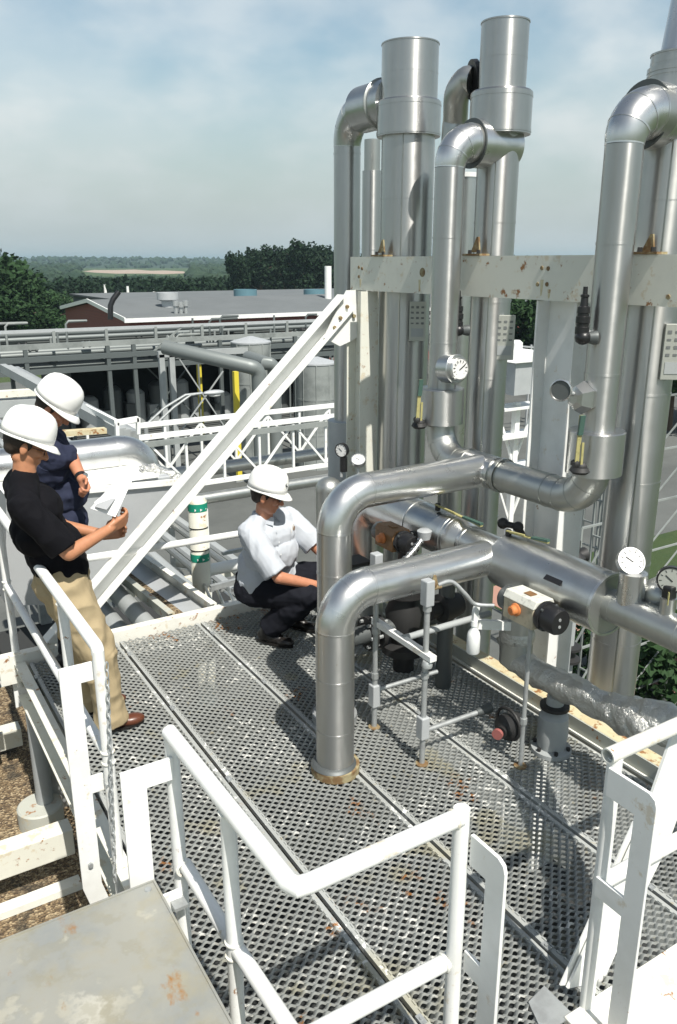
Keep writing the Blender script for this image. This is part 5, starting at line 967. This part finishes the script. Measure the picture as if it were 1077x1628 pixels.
def hat(parent,c,fwd,up,Rm,P,emb=False,tilt=0):
    h=thing.__globals__['M']()
    # shell: dome with flattened sides, brim all round and a visor
    n=36; prof=[(0,1.0),(.03,1.0),(.06,.985),(.09,.94),(.115,.86),(.135,.74),(.148,.58),(.156,.38),(.16,.18),(.161,.02)]
    for z,k in prof:
        for i in range(n):
            a=2*pi*i/n; h.v.append(tuple(P(math.sin(a)*.114*k,-.008+math.cos(a)*.135*k,.040+z*1.0)))
    R_=len(prof); h.f=[(r*n+i,r*n+(i+1)%n,(r+1)*n+(i+1)%n,(r+1)*n+i) for r in range(R_-1) for i in range(n)]+[tuple((R_-1)*n+i for i in range(n))]
    o=h.build('hat_shell_tmp',HATM); b=None
    me=o.data; ob=o; ob.name='hard_hat'; me.name='hard_hat'
    for v in me.vertices: v.co-=wloc(parent)
    ob.parent=parent
    s_=ob.modifiers.new('thick','SOLIDIFY'); s_.thickness=.004; s_.offset=-1
    br=M(); N=48; vi=[]
    for r,(e,dz) in enumerate(((0,0),(.5,-.003),(1,-.010),(1.02,-.014))):
        for i in range(N):
            a=2*pi*i/N; vis=max(0,math.cos(a))**1.5; ext=.003+.042*vis; k=e
            br.v.append(tuple(P(math.sin(a)*(.113+ext*k*.8),-.008+math.cos(a)*(.134+ext*k),.042+dz-.020*vis*k*k)))
    br.f=[(r*N+i,r*N+(i+1)%N,(r+1)*N+(i+1)%N,(r+1)*N+i) for r in range(3) for i in range(N)]
    b=br.build('brim',HATM,ob); b.location=(0,0,0)
    for v in b.data.vertices: v.co-=V((0,0,0))
    s2=b.modifiers.new('thick','SOLIDIFY'); s2.thickness=.003
    rg_=M(); rg_.tube([P(0,-.008+.10*math.cos(t_)*-1.2,.068+.128*math.sin(t_)) for t_ in [R(25+130*k/14) for k in range(15)]],.010,10); rr=rg_.build('crown_ridge',HATM,ob)
    if emb: 
        q=P(-.03,.114,.106); nn=(Rm@V((0,.85,.5))).normalized(); M().lathe(q,nn,[(-.01,.014),(.006,.014),(.007,.012)],20).build('round_emblem',DGREY,ob); M().lathe(q+nn*.0072,nn,[(0,.008),(.001,.008)],16).build('emblem_centre',WPLAS,ob)
    return ob
def hairm(parent,P,Rm):
    m=M(); m.ball(P(0,-.028,.02),1,3,(.082,.090,.078),Rm); m.ball(P(0,-.058,-.025),1,2,(.062,.045,.045),Rm)
    for s in(-1,1): m.ball(P(s*.074,.015,.01),1,2,(.008,.014,.03),Rm)
    return remesh(m,'hair',HAIRM,parent,.006,.002,60,2)
def person(label,loc,skin): 
    t=thing('person',label,'person',loc,'men in hard hats'); return t

# --- man in the black T-shirt, leaning back on the left rail
t=person('man in black T-shirt and khaki trousers leaning on the rail, holding a paper',(1.0,4.3,0),SKIN)
def U(y,px,py): return at('y',y,px,py)
hd=V((.765,4.28,1.705)); fwd=V((.93,-.22,-.42)); upv=V((.38,0,.92))
hipR=V((.86,4.21,.955)); hipL=V((.87,4.39,.955)); kR=V((1.00,4.17,.52)); kL=V((.97,4.42,.50)); aR=V((1.035,4.20,.10)); aL=V((1.01,4.45,.09))
chest=V((.775,4.29,1.34)); neck=V((.735,4.28,1.535)); shR=V((.69,4.085,1.44)); shL=V((.74,4.48,1.46)); 
elR=V((.865,4.02,1.18)); wrR=V((1.115,4.12,1.245)); elL=V((.95,4.50,1.175)); wrL=V((1.13,4.36,1.14))
m=M(); Rm,P=head(m,hd,fwd,upv)
m.cap(neck-V((0,0,.03)),hd+V((-.012,0,-.05)),.060,.056)
m.cap(chest+V((0,.06,.02)),chest+V((0,-.06,.02)),.11,.11); m.cap(chest,V((.86,4.3,1.0)),.12,.12); m.cap(shR,shL,.05,.05)
m.cap(shR,elR,.048,.040); m.cap(elR,wrR,.040,.027); m.cap(shL,elL,.048,.040); m.cap(elL,wrL,.040,.027)
for a,b,c,hh in ((hipR,kR,aR,1),(hipL,kL,aL,-1)): m.cap(a,b,.08,.055); m.cap(b,c,.052,.038); m.cap(c+V((-.03,0,-.055)),c+V((.14,0,-.065)),.033,.028)
hand(m,wrR,wrR-elR+V((.05,-.02,.03)),(0,.75,.35),(-.1,-.1,1),1.0); hand(m,wrL,V((1,-.4,.12)),(0,-.8,.3),(0,0,1),.8)
body=remesh(m,'body',SKIN,t,.0055,0,smooth=2)
hairm(t,P,Rm); hat(t,hd,fwd,upv,Rm,P)
m=M()   # T-shirt
m.cap(chest+V((0,.075,.03)),chest+V((0,-.075,.03)),.125,.125); m.cap(chest+V((.01,.05,-.1)),chest+V((.01,-.05,-.1)),.137,.137); m.cap(V((.85,4.34,1.12)),V((.85,4.26,1.12)),.150,.150); m.cap(V((.87,4.34,1.03)),V((.87,4.26,1.03)),.143,.143); m.cap(shR,shL,.072,.072); m.cap(shR,neck,.066,.066); m.cap(shL,neck,.066,.066)
m.cap(shR,shR.lerp(elR,.88),.078,.073,e1=False); m.cap(shL,shL.lerp(elL,.72),.076,.070,e1=False); m.cap(neck-V((0,0,.02)),neck+V((0,0,.025)),.072,.067,e1=False)
remesh(m,'t_shirt',BLKSHIRT,t,.006,.012,7,3,(1,1,.8))
m=M(); m.cap(V((.87,4.33,.985)),V((.87,4.27,.985)),.142,.142); m.cap(V((.87,4.34,.93)),V((.87,4.26,.93)),.140,.140)
for a,b,c in ((hipR,kR,aR),(hipL,kL,aL)): m.cap(a,b,.125,.096); m.cap(b,c+V((0,0,.015)),.092,.078,e1=False); m.cap(c+V((-.005,0,.10)),c+V((.01,0,-.045)),.080,.088,e1=False)
remesh(m,'trousers',KHAKI,t,.006,.017,6.5,3,(1.1,1.1,1.0))
M().lathe((.868,4.30,1.030),(0,0,1),[(0,.148),(.035,.148),(.035,.140),(0,.140)],32,True).build('belt',LEATHB,t)
bk_=[o for o in t.children if o.name.startswith('belt')][0]; 
def shoe(parent,c,dirv,mt,L=.29):
    d=V(dirv).normalized(); s=V((0,0,1)).cross(d); m=M(); Rr=Matrix((s,d,V((0,0,1)))).transposed(); z0=.0
    m.ball(c+d*-.045+V((0,0,.048)),1,3,(.040,.055,.050),Rr); m.ball(c+d*.03+V((0,0,.045)),1,3,(.044,.09,.045),Rr); m.ball(c+d*.125+V((0,0,.034)),1,3,(.046,.075,.034),Rr); m.cap(c+d*-.03+V((0,0,.05)),c+d*-.02+V((0,0,.10)),.045,.046)
    o=remesh(m,'shoe',mt,parent,.005,0,smooth=3); q=M(); n=28
    pts=[]
    for i in range(n):
        a=2*pi*i/n; yy=.04+.155*math.cos(a); xx=(.047 if math.cos(a)>0 else .042)*math.sin(a)*(1.02-.12*math.cos(a)**2); pts.append(c+d*yy+s*xx+V((0,0,.002)))
    q.prism(pts,(0,0,.016)); q.build('sole',LEATHB,o,False); return o
shoe(t,V((aR.x,aR.y,.008)),(1,-.10,0),LEATH); shoe(t,V((aL.x,aL.y,.008)),(1,.05,0),LEATH)
# glasses
m=M()
for s in(-1,1): m.tube([P(s*.033+.026*math.cos(a),.100-abs(.026*math.cos(a)+.0)*.2,.002+.019*math.sin(a)) for a in [2*pi*k/18 for k in range(19)]],.0018,6,False); m.tube([P(s*.060,.095,.005),P(s*.080,.03,.006),P(s*.08,-.01,.0)],.0018,6)
m.build('glasses',BLACK,t)
m=M(); m.bar(wrL-V((.0,0,0)),wrL+(wrL-elL).normalized()*.001,.01,.01)
# folded paper in his hand
pp=thing('paper_sheets','folded white papers with a grey print, held over the rail','paper',wrR+V((.12,0,.05)))
def quadsheet(pts,name,mt,par,th=.002): o=M().prism(pts,(pts[1]-pts[0]).cross(pts[2]-pts[1]).normalized()*th); return o.build(name,mt,par,False)
yq=4.08
K=[U(4.16,145,803),U(4.10,178,800),U(4.14,214,748),U(4.24,200,744)]
quadsheet([U(4.18,144,808),U(4.10,184,822),U(4.14,215,754),U(4.28,200,747)],'front_sheet',PAPER,pp)
quadsheet([U(4.22,150,799),U(4.14,172,812),U(4.18,198,794),U(4.27,201,758)],'rear_sheet',PAPER,pp)
K=[U(4.16,151,806),U(4.10,170,811),U(4.13,184,793),U(4.19,160,795)]; quadsheet(K,'grey_picture',PHOTOM,pp,.003)

# --- man in the navy shirt behind him
t=person('man in navy shirt bending behind the other, hat tipped forward',(1.0,5.0,0),SKIN2)
hd=V((1.06,4.93,1.775)); fwd=V((.68,-.42,-.62)); upv=V((.50,-.28,.8))
neck=V((.985,5.0,1.585)); chest=V((1.00,5.04,1.38)); shR=V((1.0,4.86,1.50)); shL=V((1.10,5.17,1.52)); pel=V((1.06,5.06,.98))
elR=V((1.125,4.83,1.40)); wrR=V((1.17,4.80,1.325)); 
elR=V((1.10,4.93,1.43)); elR=U(4.90,113,726); wrR=U(4.72,131,762); elL=V((1.12,5.28,1.24)); wrL=V((1.22,5.20,1.02))
m=M(); Rm,P=head(m,hd,fwd,upv); m.cap(neck-V((.02,0,.03)),hd+V((-.02,0,-.05)),.060,.056); m.cap(chest+V((0,.06,.02)),chest+V((0,-.06,.02)),.11,.11); m.cap(chest,pel,.12,.12)
m.cap(shR,elR,.050,.043); m.cap(elR,wrR,.043,.029); m.cap(shL,elL,.048,.040); m.cap(elL,wrL,.040,.028)
hand(m,wrR,wrR-elR+V((.0,0,-.04)),(.2,-.3,-.6) if 0 else (-.6,-.5,-.1),(.6,-.6,.3),1.5); hand(m,wrL,V((.2,-.1,-1)),(-.8,0,0),(.2,-1,0),.6)
hR=V((1.06,4.98,.95)); hL=V((1.06,5.14,.95)); kR=V((1.10,4.96,.52)); kL=V((1.08,5.12,.52)); aR=V((1.06,4.93,.10)); aL=V((1.04,5.13,.10))
for a,b,c in ((hR,kR,aR),(hL,kL,aL)): m.cap(a,b,.08,.055); m.cap(b,c,.052,.038); m.cap(c+V((-.03,0,-.055)),c+V((.14,0,-.065)),.033,.028)
remesh(m,'body',SKIN2,t,.0055,0,smooth=2); hairm(t,P,Rm); hat(t,hd,fwd,upv,Rm,P)
m=M(); m.cap(chest+V((0,.08,.03)),chest+V((0,-.08,.03)),.125,.125); m.cap(pel+V((.02,.05,.25)),pel+V((.02,-.05,.25)),.145,.145); m.cap(pel+V((0,.05,.06)),pel+V((0,-.05,.06)),.15,.15); m.cap(shR,shL,.072,.072); m.cap(shR,neck,.066,.066); m.cap(shL,neck,.066,.066)
m.cap(shR,shR.lerp(elR,.95),.078,.074,e1=False); m.cap(shL,shL.lerp(elL,.7),.076,.070,e1=False); m.cap(neck-V((0,0,.02)),neck+V((.0,0,.03)),.075,.070,e1=False)
remesh(m,'navy_shirt',NAVY,t,.006,.018,8,2,(1,1,1.1))
m=M(); m.cap(pel+V((0,.04,-.02)),pel+V((0,-.04,-.02)),.14,.14)
for a,b,c in ((hR,kR,aR),(hL,kL,aL)): m.cap(a,b,.11,.084); m.cap(b,c+V((0,0,.0)),.080,.068,e1=False)
remesh(m,'trousers',BLKTR,t,.008,.010,8,3,(1,1,.55)); shoe(t,V((aR.x,aR.y,.008)),(1,-.1,0),LEATHB); shoe(t,V((aL.x,aL.y,.008)),(1,.1,0),LEATHB)
d=(wrR-elR).normalized(); wt=M().lathe(wrR-d*.035,d,[(0,.030),(0,.035),(.022,.034),(.022,.028)],24,True).build('watch_strap',BLACK,t); M().lathe(wrR-d*.024+V((.02,-.026,.012)),(.5,-.8,.3),[(0,.016),(.008,.015)],18).build('watch_case',ALUB,wt)
d=(wrL-elL).normalized(); M().lathe(wrL-d*.03,d,[(0,.030),(0,.034),(.028,.034),(.028,.028)],24,True).build('watch_strap',LEATH,t)

# --- crouching man
t=person('man in pale blue shirt and dark trousers crouching by the silver risers',(2.4,4.75,0),SKIN2)
hd=V((2.31,4.66,1.115)); fwd=V((.72,-.62,-.22)); upv=V((.16,-.02,.98))
neck=V((2.315,4.73,.955)); chest=V((2.36,4.75,.80)); shR=V((2.185,4.68,.865)); shL=V((2.545,4.80,.875)); pel=V((2.33,4.86,.42))
elR=V((2.30,4.50,.585)); wrR=V((2.62,4.44,.47)); elL=V((2.70,4.66,.66)); wrL=V((2.80,4.42,.56))
hR=V((2.25,4.83,.40)); hL=V((2.43,4.90,.40)); kR=V((2.50,4.48,.42)); kL=V((2.73,4.62,.46)); aR=V((2.33,4.72,.10)); aL=V((2.60,4.85,.11))
m=M(); Rm,P=head(m,hd,fwd,upv); m.cap(neck-V((0,0,.03)),hd+V((-.01,0.01,-.05)),.062,.058); m.cap(chest+V((-.06,0,.0)),chest+V((.06,0,.0)),.11,.11); m.cap(chest,pel,.12,.12); m.cap(shR,shL,.05,.05)
m.cap(shR,elR,.050,.041); m.cap(elR,wrR,.043,.028); m.cap(shL,elL,.050,.041); m.cap(elL,wrL,.042,.028); hand(m,wrR,V((1,-.15,-.05)),(0,-.2,-1),(.1,-1,.2),.5); hand(m,wrL,V((.2,-1,-.2)),(0,0,-1),(-1,0,0),.6)
for a,b,c in ((hR,kR,aR),(hL,kL,aL)): m.cap(a,b,.085,.058); m.cap(b,c,.055,.038); dd=V((.5,-.85,0)).normalized(); m.cap(c-dd*.03-V((0,0,.055)),c+dd*.14-V((0,0,.065)),.033,.028)
remesh(m,'body',SKIN2,t,.0055,0,smooth=2); hairm(t,P,Rm); hat(t,hd,fwd,upv,Rm,P,True)
m=M(); m.cap(chest+V((-.08,-.02,.0)),chest+V((.08,.02,.0)),.130,.130); m.cap(chest+V((-.04,-.0,-.12)),chest+V((.06,.0,-.12)),.150,.150); m.cap(V((2.31,4.82,.56)),V((2.42,4.84,.56)),.155,.155); m.cap(shR,shL,.074,.074); m.cap(shR,neck,.068,.060); m.cap(shL,neck,.068,.060)
m.cap(shR,shR.lerp(elR,.9),.080,.085,e1=False); m.cap(shL,shL.lerp(elL,.85),.080,.082,e1=False)
m.cap(V((2.31,4.81,.48)),V((2.45,4.83,.48)),.165,.165)
sh_=remesh(m,'shirt',BLUES,t,.006,.012,7,3,(1.3,1.3,.7))
m=M()   # collar and button front
up_=(hd-neck).normalized(); fr_=V((.50,-.86,0)).normalized(); l_=V((.86,.50,0))
for s in(-1,1): m.prism([neck+up_*.035+l_*s*.055,neck+up_*.0+fr_*.085+l_*s*.012,neck-up_*.055+fr_*.11+l_*s*.045,neck-up_*.03+l_*s*.085+fr_*.03],fr_*.006)
m.tube([neck+up_*.02+(l_*math.cos(a)-fr_*math.sin(a))*.068 for a in [pi*k/12 for k in range(13)]],.014,8)
m.build('collar',BLUES,sh_,True,50)
m=M()
for k in range(5):
    q=neck+V((.03,-.115,-.075-k*.085)); q+=fr_*(.012+.012*min(k,2)); m.lathe(q,fr_,[(0,.005),(.004,.004)],8)
m.build('buttons',WPLAS,sh_)
q=chest+l_*.095+fr_*.135+V((0,0,.035)); bd_=M().lathe(q,fr_*1+l_*.25,[(0,.042),(.003,.042)],20).build('chest_badge',PAPER,t); M().lathe(q+fr_*.0035+l_*.012+V((0,0,.006)),fr_+l_*.25,[(0,.017),(.002,.017)],12).build('badge_motif',BROWN,bd_)
m=M(); m.cap(V((2.29,4.86,.42)),V((2.40,4.90,.42)),.142,.142)
for a,b,c in ((hR,kR,aR),(hL,kL,aL)): m.cap(a,b,.125,.105); m.cap(b,c+V((0,0,.02)),.098,.082,e1=False)
remesh(m,'trousers',BLKTR,t,.007,.012,9,3)
shoe(t,V((aR.x,aR.y,.008)),(.5,-.85,0),LEATHB); shoe(t,V((aL.x,aL.y,.008)),(.5,-.85,0),LEATHB)
for c in(aR,aL): M().lathe(c-V((0,0,.015)),(0,0,1),[(0,.042),(.06,.040)],18).build('sock',WPLAS,t)
m=M()
for s in(-1,1): m.ball(P(s*.033,.100,.002),1,2,(.028,.008,.019),Rm); m.tube([P(s*.058,.092,.006),P(s*.080,.03,.006),P(s*.08,-.01,.0)],.0025,6)
m.tube([P(-.03,.104,.006),P(.03,.104,.006)],.003,6); m.build('sunglasses',LENS,t)
# ---------------------------------------------------------------- summer haze
hm=bpy.data.materials.new('haze'); hm.use_nodes=True; t=hm.node_tree; t.nodes.clear(); o=nd(t,'ShaderNodeOutputMaterial'); v_=nd(t,'ShaderNodeVolumePrincipled'); v_.inputs['Color'].default_value=(.62,.84,.94,1); v_.inputs['Density'].default_value=.00030; v_.inputs['Anisotropy'].default_value=.2
t.links.new(v_.outputs[0],o.inputs['Volume'])
hz_=M().box((-6100,-6100,-8),(6100,6100,30)).build('haze',hm,smooth=False); hz_['kind']='stuff'; hz_['label']='pale summer haze over the far country'
